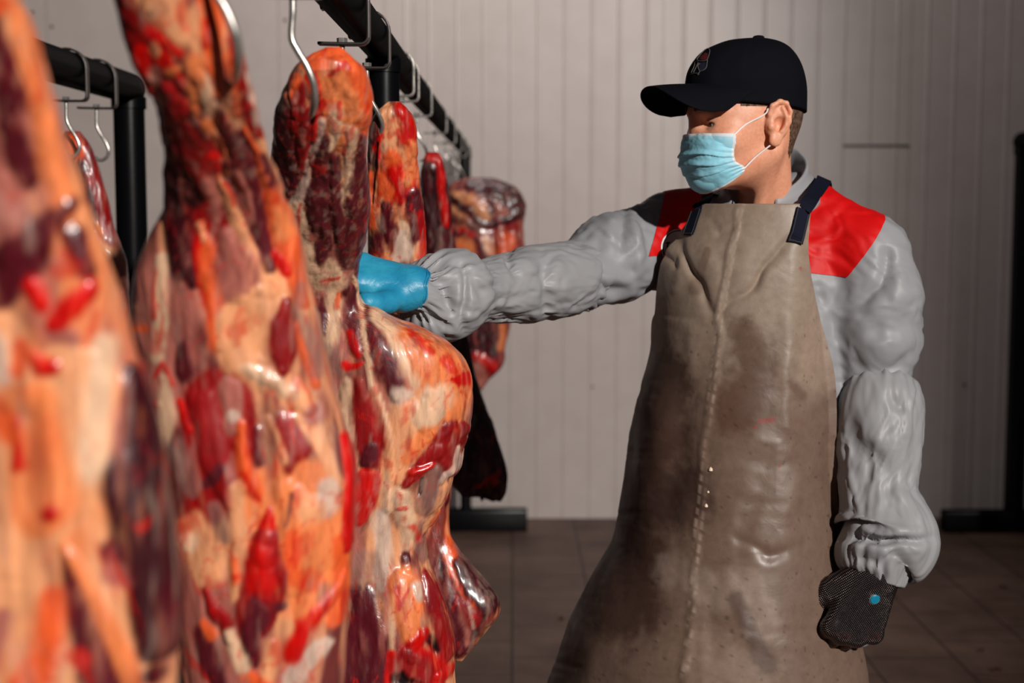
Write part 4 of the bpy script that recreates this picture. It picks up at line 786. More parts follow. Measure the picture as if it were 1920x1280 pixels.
J_st = [(-9, [(1660, 462, 5), (1664, 500, 8), (1650, 535, 9), (1620, 562, 8), (1584, 574, 5)]), (4, [(1680, 470, 14), (1690, 540, 20)]), (-4, [(1585, 555, 5), (1608, 540, 6)]),
        (5, [(1610, 600, 16), (1640, 650, 18)]), (-6, [(1715, 655, 6), (1690, 680, 8), (1650, 700, 6)]), (-4, [(1600, 660, 8), (1620, 700, 6)]), (5, [(1665, 620, 16), (1640, 665, 12)]), (-4, [(1700, 600, 10), (1640, 640, 8)]),
        (-8, [(1178, 395, 6), (1172, 430, 8), (1160, 470, 8)]), (6, [(1190, 400, 9), (1188, 445, 10), (1200, 500, 9)]), (-8, [(1206, 395, 5), (1208, 440, 7), (1218, 480, 6)]), (6, [(1145, 420, 10), (1130, 450, 10)]), (-6, [(1130, 440, 6), (1118, 470, 5)]),
        (7, [(1110, 505, 10), (1150, 520, 12), (1180, 535, 9)]), (-7, [(1105, 530, 6), (1135, 548, 7), (1165, 540, 6)]), (-4, [(1140, 480, 8), (1180, 500, 7)]), (5, [(1150, 560, 8), (1185, 550, 8)]),
        (-5, [(1240, 540, 7), (1222, 590, 8)]), (4, [(1222, 520, 7), (1212, 560, 8)]), (-4, [(1545, 560, 7), (1535, 540, 5), (1560, 620, 7)]), (3, [(1570, 430, 12), (1600, 440, 12)]), (-3, [(1545, 360, 4), (1530, 395, 5)]), (-3, [(1600, 390, 6), (1560, 420, 6)]),
        (-5, [(1232, 395, 4), (1225, 440, 5)]), (4, [(1255, 400, 6), (1240, 445, 6)]), (-4, [(1268, 400, 4), (1258, 430, 4)])]
Vj = fold(Vj, Nj, J_st, 1.4); Vj = relax(Vj, Fj, 2); Nj = vnormals(Vj, Fj)
qj = Vj * np.array([15, 15, 21]) + 7; qj[:, 2] += 8 * Vj[:, 0]; w = fbm(qj + .9 * np.stack([noise(qj + 3), noise(qj + 8), noise(qj + 13)], -1), 2); Vj = Vj + Nj * (.0026 * (1 - 2.4 * np.sqrt(w * w + .0012)))[:, None]; Nj = vnormals(Vj, Fj)
jacket = mesh_obj('jacket', Vj, Fj, m_grey2, man); bvh_j = BVHTree.FromPolygons(Vj.tolist(), Fj.tolist())
def yoke(planes):
    bm = bmesh.new(); vs = [bm.verts.new(v) for v in (Vj + Nj * .0014)]; x, y = proj(Vj)
    for fc in Fj[(Vj[Fj][:, :, 2].mean(1) > 1.36)]:
        try: bm.faces.new([vs[i] for i in fc])
        except ValueError: pass
    for co, no in planes: bmesh.ops.bisect_plane(bm, geom=bm.verts[:] + bm.edges[:] + bm.faces[:], plane_co=co, plane_no=no, clear_outer=True)
    bmesh.ops.delete(bm, geom=[v for v in bm.verts if not v.link_faces], context='VERTS')
    me = bpy.data.meshes.new('shoulder_panel'); bm.to_mesh(me); bm.free(); me.materials.append(m_red); me.polygons.foreach_set('use_smooth', [True] * len(me.polygons))
    o = bpy.data.objects.new('shoulder_panel', me); C.objects.link(o); o.parent = jacket; o['label'] = 'red shoulder panel'
def pn(a, b, sgn):
    n = np.cross(b - a, (0, 1.0, 0)); n /= np.linalg.norm(n); return (Vector(a), Vector(n * (1 if n[0] * sgn > 0 else -1)))
yoke([pn(P(1584, 524, 2.2), P(1655, 417, 2.22), 1), (Vector(P(1515, 511, 2.2)), Vector((-.12, 0, -1))), (Vector(WT(.078, 0, 1.4)), Vector(-LT))])
yoke([pn(P(1211, 476, 2.33), P(1246, 358, 2.38), -1), (Vector(P(1225, 479, 2.3)), Vector((.05, 0, -1))), (Vector(WT(-.06, 0, 1.4)), Vector(LT))])
# badge
o = patch(bvh_j, [(1271 + 34 * math.cos(a), 464 + 33 * math.sin(a)) for a in np.linspace(0, 2 * math.pi, 40, endpoint=False)], 'badge', new_mat('badge_white', L4(228, 222, 222), .6)[0], .003, 8); o.parent = jacket
mb = MB(); pp = [cast(bvh_j, 1271 + 31 * math.cos(a), 464 + 30 * math.sin(a), .0034)[0] for a in np.linspace(0, 2 * math.pi, 50)]
mb.tube([p for p in pp if p is not None], .0008, 6)
for x0, y0, x1, y1 in ((1246, 456, 1254, 455), (1250, 456, 1248, 466)):
    mb.tube([cast(bvh_j, x0 + (x1 - x0) * t, y0 + (y1 - y0) * t, .0036)[0] for t in (0, .5, 1)], .0011, 6)
o = mb.build('badge_ring', m_cap); o.parent = jacket

# collar
nth = 70; ths = np.radians(np.linspace(-152, 152, nth)); cc_ = np.array([.409, 2.300, 0.0]); rows_ = []
prof = [(-.006, -.045), (-.004, -.02), (-.001, -.004), (.003, 0), (.007, -.003), (.012, -.018), (.019, -.036), (.026, -.052)]
for dr, dz in prof:
    row = []
    for t in ths:
        u = abs(t) / math.radians(152); r = .060 + .010 * u ** 3 + dr * .8; zt_ = 1.611 - .093 * u ** 1.15; spread = 1 + .5 * u * (dz < -.03)
        dirv = -FT * math.cos(t) + LT * math.sin(t); row.append(cc_ + FT * (.012 * u) + dirv * r * spread ** .4 + UP * (zt_ + dz * (1 - .12 * u)))
    rows_.append(row)
Vk = np.array(rows_); Vk += (noise(Vk * 30) * .003)[..., None]; Vk2 = []
Vk = np.stack([spline(Vk[:, j], 4) for j in range(nth)], 1); col_o = mesh_obj('collar', Vk.reshape(-1, 3), grid_faces(Vk.shape[0], nth, wrap=False), m_grey2, None); col_o.parent = jacket
s_ = col_o.modifiers.new('s', 'SOLIDIFY'); s_.thickness = .002

# ------------------------------------------------------------------ over-sleeves
def sleeve(pts, n=150, m=130, strokes=(), ruf=(), seed=0, amp=.004, zr=1.0):
    pts = np.array(pts, float); c = P(pts[:, 0], pts[:, 1], pts[:, 2]); r = pts[:, 3] / FPX * pts[:, 2]
    q = spline(np.hstack([c, r[:, None], pts[:, 4:5]]), 12); L = np.concatenate([[0], np.cumsum(np.linalg.norm(np.diff(q[:, :3], axis=0), axis=1))]); u = np.linspace(0, L[-1], n)
    q = np.stack([np.interp(u, L, q[:, k]) for k in range(5)], 1); c, r, tl = q[:, :3], q[:, 3], q[:, 4]
    T = np.gradient(np.stack([smooth1(c[:, k], 5) for k in range(3)], 1), axis=0); T /= np.linalg.norm(T, axis=1)[:, None]
    yv = np.array([0, 1.0, 0]); A = np.cross(T, yv); A /= np.linalg.norm(A, axis=1)[:, None]; B = np.cross(A, T)
    th = np.linspace(0, 2 * math.pi, m, endpoint=False); cs, sn = np.cos(th), np.sin(th)
    V = c[:, None] + (A[:, None] * cs[None, :, None] + B[:, None] * sn[None, :, None] * zr) * r[:, None, None]
    V += T[:, None] * (tl[:, None] / FPX * 2.1 * cs[None])[..., None]        # tilt of the ring, pixels at the top edge
    N = A[:, None] * cs[None, :, None] + B[:, None] * sn[None, :, None]
    d = np.zeros((n, m)); uu = np.broadcast_to(u[:, None], (n, m))
    for pos, wid, a_, nn in ruf:
        pos = pos * L[-1]
        ph = nn * th[None] + 2.5 * fbm(np.stack([np.cos(th) * 2, np.sin(th) * 2, 0 * th], -1) + seed, 2)[None] * 2 + 30 * (uu - pos)
        d += a_ * np.exp(-((uu - pos) / wid) ** 2) * np.cos(ph) * (.6 + .4 * np.cos(3 * th + seed)[None])
    qn = np.stack([uu * 7.5, 1.1 * np.cos(th)[None] + 0 * uu, 1.1 * np.sin(th)[None] + 0 * uu], -1) + seed; w = fbm(qn * 1.1 + .7 * np.stack([noise(qn), noise(qn + 5), noise(qn + 9)], -1), 3)
    d += amp * (1 - 2.6 * np.sqrt(w * w + .0012)); qn2 = qn * np.array([2.1, 1.9, 1.9]) + 40; qn2[..., 0] += 1.5 * qn[..., 1]; w = fbm(qn2 + .8 * np.stack([noise(qn2), noise(qn2 + 5), noise(qn2 + 9)], -1), 2); d += amp * .40 * (1 - 2.4 * np.sqrt(w * w + .0012)); V = V + N * d[..., None]; sh = V.shape
    N2 = grid_normals(V); N2 *= np.sign((N2 * N).sum()); V = fold(V.reshape(-1, 3), N2.reshape(-1, 3), strokes, 1.35).reshape(sh)
    F = grid_faces(n, m); fl = (N2 * np.cross(V[1:2, :1] - V[:1, :1], V[:1, 1:2] - V[:1, :1])).sum() ; return V.reshape(-1, 3), F
def addsleeve(label, *a, **k):
    V, F = sleeve(*a, **k); o = mesh_obj('oversleeve', V, F, m_grey, man); bm = bmesh.new(); bm.from_mesh(o.data); bmesh.ops.recalc_face_normals(bm, faces=bm.faces); bm.to_mesh(o.data); bm.free()
    s = o.modifiers.new('s', 'SOLIDIFY'); s.thickness = .0016; s.offset = -1; return o
SR = [(1096, 520, 2.2850, 52, 6), (1090, 519, 2.2770, 60, 8), (1076, 520, 2.2610, 64, 10), (1050, 525, 2.2290, 68, 8), (1000, 533, 2.1810, 68, 2), (940, 541, 2.1170, 60, 0), (895, 548, 2.0690, 54, 0), (874, 551, 2.0450, 60, 4), (862, 553, 2.0290, 74, 14), (845, 554, 2.0178, 84, 22),
      (820, 551, 1.9970, 82, 20), (797, 549, 1.9762, 66, 12), (784, 548, 1.9602, 46, 4), (777, 547, 1.9506, 35, 0), (768, 547, 1.9442, 33, 0)]
R_st = [(-8, [(868, 500, 5), (874, 560, 6), (866, 620, 6)]), (-7, [(790, 490, 8), (825, 492, 11), (845, 505, 5)]), (-8, [(805, 505, 6), (830, 540, 9), (850, 580, 7), (857, 595, 4)]), (5, [(800, 520, 12), (815, 560, 14)]), (5, [(850, 510, 10), (866, 560, 10)]), (-5, [(775, 595, 6), (810, 600, 8), (845, 610, 6)]), (-5, [(835, 620, 5), (842, 600, 4)]),
        (-7, [(952, 470, 6), (962, 500, 6), (970, 515, 4)]), (6, [(985, 478, 10), (1005, 500, 12)]), (-7, [(1012, 480, 6), (1030, 530, 9), (1032, 580, 7), (1028, 598, 5)]), (6, [(1050, 500, 14), (1060, 550, 14)]), (-4, [(880, 510, 6), (905, 545, 7), (912, 575, 5)]), (5, [(930, 520, 14), (940, 560, 14)]), (-4, [(975, 520, 8), (950, 570, 6)]), (-4, [(990, 590, 6), (940, 592, 6), (880, 588, 5)])]
addsleeve('', SR, strokes=R_st, ruf=[(.02, .014, .0045, 17), (.945, .018, .0034, 19), (.90, .02, .0022, 13)], seed=2.0, amp=.0038)
SL = [(1644, 706, 2.235, 50, 0), (1644, 713, 2.232, 55, 0), (1645, 722, 2.228, 63, 0), (1647, 736, 2.22, 72, 0), (1648, 765, 2.21, 78, 0), (1647, 850, 2.195, 76, 0), (1646, 915, 2.18, 68, 0), (1653, 950, 2.17, 74, 6), (1662, 985, 2.16, 88, 16), (1663, 1005, 2.155, 92, 20), (1656, 1024, 2.15, 86, 22), (1645, 1038, 2.146, 74, 20),
      (1640, 1050, 2.142, 70, 14), (1643, 1066, 2.138, 60, 10), (1647, 1080, 2.135, 48, 12), (1647, 1092, 2.133, 40, 14)]
L_st = [(-6, [(1590, 790, 14), (1605, 835, 18), (1640, 855, 16), (1668, 885, 9)]), (6, [(1625, 790, 16), (1660, 840, 12), (1690, 800, 20)]), (6, [(1585, 900, 12), (1600, 940, 12)]), (-5, [(1620, 860, 8), (1630, 900, 8)]), (5, [(1690, 930, 14), (1715, 965, 14)]),
        (-8, [(1572, 1004, 6), (1610, 1008, 6), (1660, 1014, 6), (1720, 1010, 5), (1755, 1003, 3)]), (6, [(1600, 990, 8), (1660, 996, 9), (1720, 990, 8)]), (6, [(1610, 1026, 8), (1660, 1034, 8), (1720, 1030, 7)]), (-6, [(1665, 1040, 4), (1700, 1030, 4)]), (-7, [(1600, 1050, 6), (1640, 1056, 6)]), (-6, [(1695, 745, 7), (1690, 760, 8), (1670, 750, 5)])]
addsleeve('', SL, strokes=L_st, ruf=[(.03, .016, .0050, 15), (.93, .022, .0040, 13), (.99, .02, .0012, 17)], seed=5.0, amp=.0045)

# ------------------------------------------------------------------ hands and gloves
def hand_sdf(p, org, d, t, bk, curl, thumb, sc_=1.0, off=0.0, spread=(.03, .010, -.011, -.031), thin=1.0):
    q = (p - org) @ np.stack([d, t, bk]).T / sc_; D = np.full(len(p), 9.0)
    for i, (y, ln, r0) in enumerate(zip(spread, ((.044, .026, .021), (.048, .030, .022), (.044, .028, .021), (.036, .021, .019)), (.0105, .0108, .0102, .0092))):
        kx = .088 - (.004, 0, .005, .017)[i]; a = np.array([kx, y, .002]); D = smin(D, cone(q, (.0, y * .55, 0), a, .0165, .0128), .012)
        ang = 0.0; pt = a; fd = np.linalg.norm(q - a - (0, 0, .0015), axis=1) - .0128; rr = r0 * thin
        for j, l in enumerate(ln):
            ang += curl[i][j]; e = pt + l * np.array([math.cos(ang), y * .12, -math.sin(ang)]); fd = smin(fd, cone(q, pt, e, rr, rr * .93), .003); pt = e; rr *= .93
        D = smin(D, fd, .004)
    D = smin(D, cone(q, (.012, .016, -.012), (.045, .026, -.012), .017, .015), .014); tp = thumb; fd = np.full(len(p), 9.0)
    for (a, ra), (b, rb) in zip(tp[:-1], tp[1:]): fd = smin(fd, cone(q, a, b, ra, rb), .004)
    D = smin(D, fd, .008); D = smin(D, cone(q, (-.035, 0, 0), (.0, 0, 0), .024, .025), .014)
    return D * sc_ - off
def orth(d, b): d = np.array(d, float); d /= np.linalg.norm(d); b = np.array(b, float); b -= d * (b @ d); b /= np.linalg.norm(b); return d, b
dR, bR = orth((-.965, -.20, .19), (0.05, -.60, .80)); tR = np.cross(bR, dR)   # right hand: thumb side
if tR[1] > 0: tR = -tR
WR = P(774, 538, 1.946); cu = [(.35, .5, .3), (.35, .55, .35), (.4, .6, .35), (.45, .6, .4)]
thR = [((.014, .014, -.006), .016), ((.034, .040, 0), .0145), ((.054, .057, .006), .0135), ((.063, .060, .008), .0145)]
fR = lambda p: np.maximum(hand_sdf(p, WR, dR, tR, bR, cu, thR, 1.0, .0012, (.016, .002, -.013, -.028)), -((p - WR) @ dR) - .016)
Vg, Fg = nets(fR, WR - .22, WR + .14, .0022)
m_nit, nt, b = new_mat('blue_nitrile', L4(28, 138, 178), 0.38, spec=0.4); f = tex_noise(nt, 60, 5, .6, dist=1.2)
nt.links.new(ramp(nt, tex_noise(nt, 24, 4), [(.3, L4(22, 120, 165)), (.7, L4(52, 158, 190))]), b.inputs['Base Color']); bump(nt, b, f, .45, .0025)
Ng = vnormals(Vg, Fg); Vg = Vg + Ng * (.0006 * fbm(Vg * 120, 3))[:, None]; gl = mesh_obj('nitrile_glove', Vg, Fg, m_nit, man)
mb = MB(); a = np.linspace(0, 2 * math.pi, 60); rim = [WR - dR * (.013 + .0015 * math.sin(5 * k)) + (tR * math.cos(k) + bR * math.sin(k)) * (.0268 + .0006 * math.sin(9 * k)) for k in a]; mb.tube(rim, .0016, 8); mb.tube([p - dR * .003 for p in rim], .0013, 8)
o = mb.build('cuff_rim', m_nit); o.parent = gl
dL, bL = orth((-.46, -.10, -1.0), (.28, -.93, .0)); tL = np.cross(dL, bL)
if tL[0] > 0: tL = -tL
WL = P(1640, 1082, 2.125); cuL = [(.9, 1.75, 1.1), (.85, 1.8, 1.1), (.9, 1.8, 1.1), (.95, 1.75, 1.0)]
thL = [((.012, .024, -.010), .017), ((.040, .042, -.020), .0155), ((.072, .044, -.036), .0145), ((.094, .030, -.046), .0135)]
fL = lambda p: hand_sdf(p, WL, dL, tL, bL, cuL, thL, 1.13, .0012, (.031, .011, -.011, -.032), .93)
Vg, Fg = nets(fL, WL - (.13, .13, .20), WL + (.13, .13, .06), .0024)
m_mail, nt, b = new_mat('chain_mail', rough=0.36, metal=0.85)
tc = nd(nt, 'ShaderNodeTexCoord'); hs = []
for rot in ((0, 0.6, 0), (0, -.95, 0)):
    mp = nd(nt, 'ShaderNodeMapping'); mp.inputs['Rotation'].default_value = rot; nt.links.new(tc.outputs['Object'], mp.inputs[0])
    wv = nd(nt, 'ShaderNodeTexWave'); wv.bands_direction = 'X'; wv.inputs['Scale'].default_value = 120; wv.inputs['Distortion'].default_value = .6; nt.links.new(mp.outputs[0], wv.inputs['Vector']); hs.append(wv.outputs['Fac'])
mu = nd(nt, 'ShaderNodeMath', operation='MULTIPLY'); nt.links.new(hs[0], mu.inputs[0]); nt.links.new(hs[1], mu.inputs[1])
cm = ramp(nt, mu.outputs[0], [(.15, L4(26, 22, 24)), (.55, L4(122, 112, 110))])
sx = nd(nt, 'ShaderNodeSeparateXYZ'); nt.links.new(tc.outputs['Object'], sx.inputs[0]); zf = nd(nt, 'ShaderNodeMapRange'); zf.inputs[1].default_value = float(WL[2] - .135); zf.inputs[2].default_value = float(WL[2] - .075); nt.links.new(sx.outputs['Z'], zf.inputs[0])
rd = ramp(nt, tex_noise(nt, 46, 5, .65), [(.50, (0, 0, 0, 1)), (.60, (1, 1, 1, 1))]); iv = nd(nt, 'ShaderNodeMath', operation='SUBTRACT'); iv.inputs[0].default_value = 1; nt.links.new(zf.outputs[0], iv.inputs[1])
mm = nd(nt, 'ShaderNodeMath', operation='MULTIPLY'); nt.links.new(rd, mm.inputs[0]); nt.links.new(iv.outputs[0], mm.inputs[1]); nt.links.new(mixc(nt, mm.outputs[0], cm, L4(140, 20, 14)), b.inputs['Base Color'])
bump(nt, b, mu.outputs[0], .9, .0012)
Ng = vnormals(Vg, Fg); Vg = Vg + Ng * (.0014 * fbm(Vg * 60, 3))[:, None]; gm = mesh_obj('mesh_glove', Vg, Fg, m_mail, man); bvh_g = BVHTree.FromPolygons(Vg.tolist(), Fg.tolist())
c0, n0 = cast(bvh_g, 1640, 1123, 0.0)
if c0 is not None:
    mb = MB(); mb.tube([c0 - n0 * .002, c0 + n0 * .0012, c0 + n0 * .0022, c0 + n0 * .0025], [.0078, .0078, .0068, .001], 24); o = mb.build('stud', new_mat('teal_stud', L4(6, 128, 160), .45)[0]); o.parent = gm; o['label'] = 'blue round stud'
    mb = MB(); mb.tube([c0 - n0 * .002, c0 + n0 * .0006], [.0095, .0088], 24); o = mb.build('stud_washer', m_steel); o.parent = gm

# ------------------------------------------------------------------ apron
AP = np.array([ # y, left, right, nearest x, nearest Y, depth left, depth right, wrap
 (382, 1319, 1521, 1480, 2.168, .20, .030, .78), (400, 1308, 1519, 1480, 2.166, .20, .030, .80), (440, 1270, 1515, 1480, 2.160, .20, .035, .84), (480, 1243, 1514, 1480, 2.155, .20, .040, .88), (520, 1235, 1520, 1480, 2.152, .19, .045, .92),
 (560, 1231, 1528, 1475, 2.150, .19, .06, .95), (620, 1228, 1541, 1470, 2.148, .19, .08, .98), (690, 1221, 1557, 1465, 2.143, .20, .10, 1.0), (757, 1205, 1561, 1460, 2.135, .20, .11, 1.0), (857, 1184, 1560, 1455, 2.125, .21, .12, 1.0), (958, 1168, 1565, 1450, 2.112, .22, .13, 1.0),
 (1092, 1147, 1582, 1440, 2.095, .24, .14, 1.0), (1186, 1107, 1604, 1430, 2.082, .26, .15, 1.0), (1280, 1068, 1622, 1420, 2.070, .28, .16, 1.0), (1400, 1030, 1635, 1410, 2.06, .30, .16, 1.0), (1600, 1000, 1650, 1400, 2.05, .32, .16, 1.0), (1900, 985, 1650, 1390, 2.04, .32, .16, 1.0)])
ay_ = np.arange(382, 1900, 4.0); n = len(ay_); T_ = [smooth1(np.interp(ay_, AP[:, 0], AP[:, k]), 5) for k in range(1, 8)]; m = 190
lat = np.linspace(-1, 1, m); V = np.zeros((n, m, 3))
for i in range(n):
    xl, xr, xp, zp, dl, dr_, wr_ = (t[i] for t in T_); ext = 1 + .22 * (wr_ - .95) / .05 if wr_ > .95 else 1.0; row = []
    ph = np.where(lat < 0, -lat * math.asin(min(wr_, 1)) * (1 + .28 * max(0, (wr_ - .97) / .03)), lat * math.asin(min(wr_, 1)) * .86)
    mxl = math.sin(math.asin(min(wr_, 1))); mxr = math.sin(math.asin(min(wr_, 1)) * .86)
    x = np.where(lat < 0, xp - (xp - xl) * np.sin(ph) / mxl, xp + (xr - xp) * np.sin(ph) / mxr); Y = zp + np.where(lat < 0, dl, dr_) * (1 - np.cos(ph))
    V[i] = P(x, ay_[i], Y); V[i, :, 2] = P(xp, ay_[i], zp)[2]
# keep clear of the jacket
for it in range(6):
    sd = f_jacket(V.reshape(-1, 3)).reshape(n, m); push = np.clip(.010 - sd, 0, .03)[..., None]; V[..., 1:2] -= push * (V[..., 2:3] > 1.0)
for _ in range(10): V[1:-1, 1:-1, 1] = .5 * V[1:-1, 1:-1, 1] + .125 * (V[2:, 1:-1, 1] + V[:-2, 1:-1, 1] + V[1:-1, 2:, 1] + V[1:-1, :-2, 1])
N = grid_normals(V, False); N *= np.sign((N * (CAMP - V)).sum()); x, y = proj(V); fx = np.stack([x / 170., y / 420., 0 * x], -1)
w = fbm(fx + .5 * np.stack([noise(fx * 1.6), noise(fx * 1.6 + 7), 0 * x], -1), 3); fx2 = np.stack([x / 90., y / 34., 0 * x], -1); w2 = fbm(fx2 + .6 * np.stack([noise(fx2 * .6 + 1), noise(fx2 * .6 + 9), 0 * x], -1), 3)
V = V + N * (.008 * w * sst(500, 800, y) + .0010 * (1 - 2 * np.abs(w2)) * sst(560, 760, y) * sst(1500, 1300, x) + .0012 * w2)[..., None]
seam = [(1388, 375, 3), (1370, 470, 3), (1347, 590, 3), (1331, 740, 3), (1316, 880, 3), (1301, 1040, 3), (1289, 1180, 3), (1279, 1280, 3), (1262, 1500, 3), (1240, 1900, 3)]
A_st = [(-8, [(1272, 440, 5), (1300, 505, 7), (1338, 588, 5)]), (-9, [(1478, 452, 5), (1425, 515, 7), (1354, 590, 5)]), (6, [(1330, 480, 14), (1345, 560, 8)]), (5, [(1400, 470, 16), (1370, 550, 8)]), (3, [(1275, 480, 8), (1262, 540, 8)]), (-4, [(1248, 470, 4), (1262, 500, 5), (1272, 470, 4)]), (4, [(1300, 620, 12), (1290, 700, 12)]),
        (-3, [(1340, 420, 5), (1350, 440, 6), (1380, 425, 4)]), (1.6, seam), (2, [(x_ + 6, y_, r_) for x_, y_, r_ in seam]), (-1.5, [(1352, 868, 9), (1400, 858, 10), (1460, 880, 8)]), (2, [(1350, 838, 12), (1430, 832, 13), (1500, 848, 10)]), (-2, [(1490, 800, 9), (1545, 812, 7)]), (-1.5, [(1345, 920, 11), (1400, 946, 12), (1470, 938, 9)]),
        (5, [(1500, 900, 14), (1480, 960, 12)]), (-4, [(1380, 1010, 8), (1440, 1040, 8), (1500, 1030, 7)]), (8, [(1240, 720, 26), (1228, 820, 34), (1205, 940, 26)]), (-9, [(1285, 740, 18), (1272, 880, 26), (1250, 1000, 18)]), (4, [(1478, 600, 10), (1476, 700, 14), (1480, 800, 10)]), (6, [(1370, 1100, 16), (1400, 1200, 16)]), (-7, [(1330, 1120, 12), (1340, 1220, 14)])]
V = fold(V.reshape(-1, 3), N.reshape(-1, 3), A_st).reshape(V.shape)
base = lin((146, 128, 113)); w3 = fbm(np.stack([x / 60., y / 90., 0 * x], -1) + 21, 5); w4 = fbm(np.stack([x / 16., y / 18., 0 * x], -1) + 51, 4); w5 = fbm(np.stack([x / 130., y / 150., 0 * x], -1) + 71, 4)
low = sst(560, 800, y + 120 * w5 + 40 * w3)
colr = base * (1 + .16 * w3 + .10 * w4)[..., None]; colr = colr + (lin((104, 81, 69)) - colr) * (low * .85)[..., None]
def stain_shade(c, a_, pts, soft=.5):
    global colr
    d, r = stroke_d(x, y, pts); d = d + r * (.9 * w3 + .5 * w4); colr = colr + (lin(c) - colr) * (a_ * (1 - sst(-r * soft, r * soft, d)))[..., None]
stain_shade((84, 56, 44), .75, [(1400, 620, 30), (1420, 700, 45), (1380, 780, 40)]); stain_shade((150, 128, 112), .6, [(1540, 560, 20), (1530, 700, 34)]); stain_shade((58, 36, 30), .8, [(1250, 700, 40), (1240, 820, 60), (1200, 960, 60), (1170, 1150, 60)]); stain_shade((52, 34, 30), .7, [(1290, 900, 44), (1280, 940, 50)])  # dark left strokes: wet stain plus painted shade of the side turned away
stain_shade((142, 122, 110), .75, [(1270, 1070, 34), (1350, 1120, 30), (1400, 1090, 30), (1440, 1180, 26)]); stain_shade((140, 118, 104), .7, [(1330, 1230, 50), (1420, 1270, 40)]); stain_shade((66, 44, 38), .6, [(1380, 1120, 14), (1410, 1190, 16), (1440, 1250, 18)]); stain_shade((90, 62, 50), .6, [(1480, 720, 10), (1500, 740, 12)]); stain_shade((96, 70, 56), .5, [(1300, 540, 12), (1330, 470, 8)])
dots = fbm(np.stack([x / 9., y / 9., 0 * x], -1) + 91, 2); k = sst(.42, .52, dots) * sst(560, 620, y) * .5; colr = colr + (lin((50, 32, 28)) - colr) * k[..., None]
for q in ([(1425, 790, 3), (1450, 786, 3)], [(1415, 800, 2)], [(1462, 875, 2)], [(1310, 960, 1.5)], [(1330, 745, 1.5)], [(1500, 503, 2)]):
    d, r = stroke_d(x, y, q); colr = colr + (lin((150, 20, 14)) - colr) * (.6 * (1 - sst(-1, 3, d)))[..., None]
d1, _ = stroke_d(x, y, [(a_, b_, 0) for a_, b_, _ in seam]); d2, _ = stroke_d(x, y, [(a_ + 9, b_, 0) for a_, b_, _ in seam]); st_ = np.maximum(np.exp(-(d1 / 1.6) ** 2), np.exp(-(d2 / 1.6) ** 2)); colr = colr + (lin((178, 156, 140)) - colr) * (st_ * .55 * (np.sin(y * 1.3) > -.5))[..., None]
m_ap, nt, b = new_mat('apron_hide', rough=0.42, spec=0.4); at = nd(nt, 'ShaderNodeVertexColor', layer_name='Col')
nt.links.new(mixc(nt, .35, at.outputs[0], ramp(nt, tex_noise(nt, 70, 5, .65), [(.3, (.55, .5, .48, 1)), (.65, (1.1, 1.1, 1.1, 1))]), 'MULTIPLY'), b.inputs['Base Color'])
nt.links.new(ramp(nt, tex_noise(nt, 12, 4), [(.3, (.34, .34, .34, 1)), (.7, (.62, .62, .62, 1))]), b.inputs['Roughness'])
n1 = bump(nt, b, tex_noise(nt, 26, 4, .5, dist=1.0), .22, .004); bump(nt, b, tex_noise(nt, 500, 2), .12, .0004, n1)
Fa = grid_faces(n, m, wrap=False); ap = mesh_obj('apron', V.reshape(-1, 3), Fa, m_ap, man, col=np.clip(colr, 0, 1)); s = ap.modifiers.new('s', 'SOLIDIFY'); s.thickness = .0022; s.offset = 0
bvh_a = BVHTree.FromPolygons(V.reshape(-1, 3).tolist(), Fa.tolist())
m_navy = cloth_mat('navy_webbing', (14, 17, 34), .8, .15)
def ribbon(pts, nor, w, t, mb):
    pts = np.array(pts); nor = np.array(nor); T = np.gradient(pts, axis=0); S = np.cross(T, nor); S /= np.linalg.norm(S, axis=1)[:, None]; Nn = np.cross(S, T); Nn /= np.linalg.norm(Nn, axis=1)[:, None]; V = []; F = []
    for p, s, q in zip(pts, S, Nn):
        for a, b in ((-1, -1), (1, -1), (1, 1), (-1, 1)): V.append(p + s * a * w / 2 + q * b * t / 2)
    for k in range(len(pts) - 1): F += [(4 * k + j, 4 * k + (j + 1) % 4, 4 * k + 4 + (j + 1) % 4, 4 * k + 4 + j) for j in range(4)]
    e = 4 * (len(pts) - 1); F += [(3, 2, 1, 0), (e, e + 1, e + 2, e + 3)]; mb.add(V, F)
def nearest_out(p, off):
    h = bvh_j.find_nearest(Vector(p)); n = np.array(h[1]); n = n if f_jacket((np.array(h[0]) + n * .004)[None])[0] > 0 else -n; return np.array(h[0]) + n * off, n
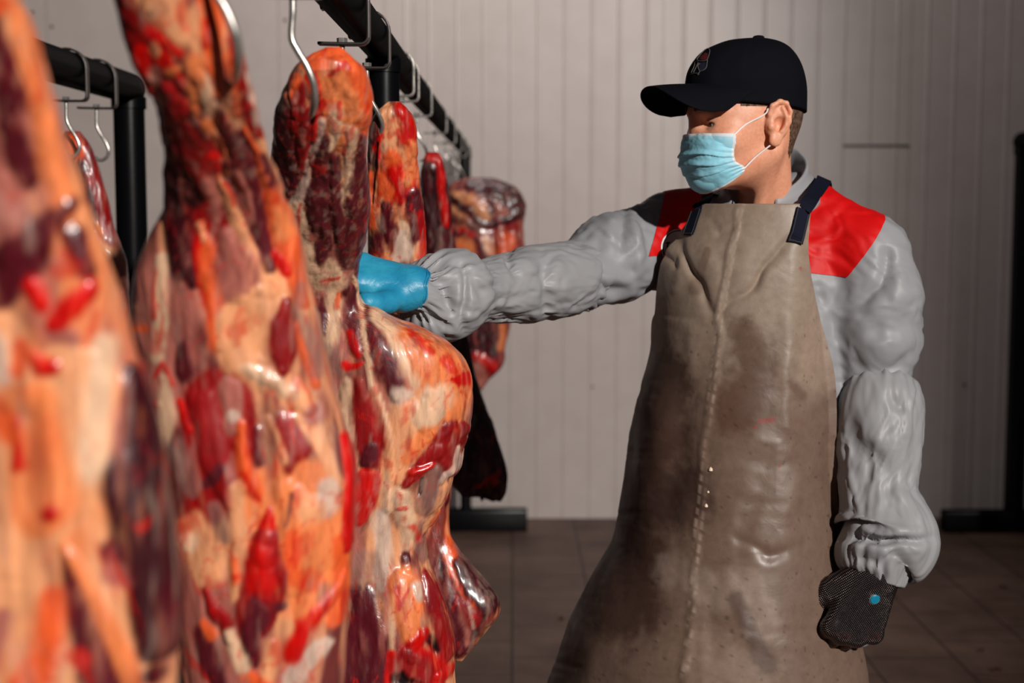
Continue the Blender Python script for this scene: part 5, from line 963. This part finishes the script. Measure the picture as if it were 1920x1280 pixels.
for (x0, y0, x1, y1), path in (((1311, 388, 1292, 442), [P(1318, 383, 2.24), P(1330, 366, 2.28), WT(-.06, .03, 1.52), WT(-.055, -.02, 1.54), WT(-.04, -.07, 1.52)]), ((1505, 392, 1490, 456), [P(1512, 386, 2.165), P(1527, 364, 2.20), P(1543, 341, 2.26), P(1547, 338, 2.30), WT(.10, -.08, 1.50)])):
    mb = MB(); q = [cast(bvh_a, x0 + (x1 - x0) * t, y0 + (y1 - y0) * t, .0035) for t in np.linspace(0, 1, 14)]; q = [k for k in q if k[0] is not None]
    ribbon([k[0] for k in q], [k[1] for k in q], .0235, .0022, mb); o = mb.build('strap_tab', m_navy, None, smooth=False); o.parent = ap
    st = MB()
    for ww in (-.0095, .0095):
        T = np.gradient(np.array([k[0] for k in q]), axis=0); S = np.cross(T, np.array([k[1] for k in q])); S /= np.linalg.norm(S, axis=1)[:, None]; st.tube(np.array([k[0] for k in q]) + S * ww + np.array([k[1] for k in q]) * .0012, .0004, 5)
    st.tube([q[-1][0] + S[-1] * a_ + q[-1][1] * .0014 - T[-1] * .6 for a_ in (-.0095, 0, .0095)], .0004, 5); o2 = st.build('stitching', m_thr); o2.parent = o
    mb = MB(); pts = [q[0][0]] + list(spline(path, 6)); pj = []; nj = []
    for i, p in enumerate(pts):
        a_, n_ = nearest_out(p, .0045); dd_ = (np.array(p) - a_) @ n_; pj.append(p if dd_ > 0 and i < 20 else a_); nj.append(n_)
    pj = np.array(pj); pj = np.stack([smooth1(pj[:, k], 1.0) for k in range(3)], 1); ribbon(pj, nj, .0235, .0022, mb); o = mb.build('neck_strap', m_navy, None, smooth=False); o.parent = ap
mb = MB()
m_fat = new_mat('fat_bit', L4(226, 200, 176), .4)[0]
for px, py, r in ((1333, 880, .0035), (1324, 948, .003), (1328, 922, .002)):
    h, n_ = cast(bvh_a, px, py, .001)
    mb = MB(); mb.tube([h - UP * r, h - UP * r * .5, h + UP * r * .4, h + UP * r * 1.1], [r * .3, r, r * .9, r * .2], 10); o = mb.build('fat_speck', m_fat); o.parent = ap

# trousers and boots
m_tr = cloth_mat('dark_trousers', (30, 30, 36), .8, .2); m_boot = new_mat('rubber_boot', L4(200, 198, 192), .4)[0]
def f_tr(p):
    t = (p - OT) @ RT.T; s = t.copy(); s[:, 0] = np.abs(s[:, 0]); d = elli(s, (0, 0, .92), (.165, .115, .13))
    d = smin(d, cone(s, (.085, 0, .86), (.095, .01, .48), .088, .066), .03); d = smin(d, cone(s, (.095, .01, .48), (.10, -.01, .14), .068, .058), .02); return np.maximum(d, .12 - s[:, 2])
Vt, Ft = nets(f_tr, (.10, 2.0, .10), (.72, 2.65, 1.08), .010); mesh_obj('trousers', Vt, Ft, m_tr, man)
for sd in (1, -1):
    def f_b(p):
        t = (p - OT) @ RT.T - (sd * .10, -.01, 0); d = cone(t, (0, 0, .30), (0, -.005, .10), .055, .046); d = smin(d, cone(t, (0, -.02, .05), (0, .14, .040), .047, .038), .03); return np.maximum(d, -t[:, 2])
    c = WT(sd * .10, .05, 0); Vt, Ft = nets(f_b, c - (.22, .22, .02), c + (.22, .22, .37), .006); mesh_obj('boot', Vt, Ft, m_boot, man)
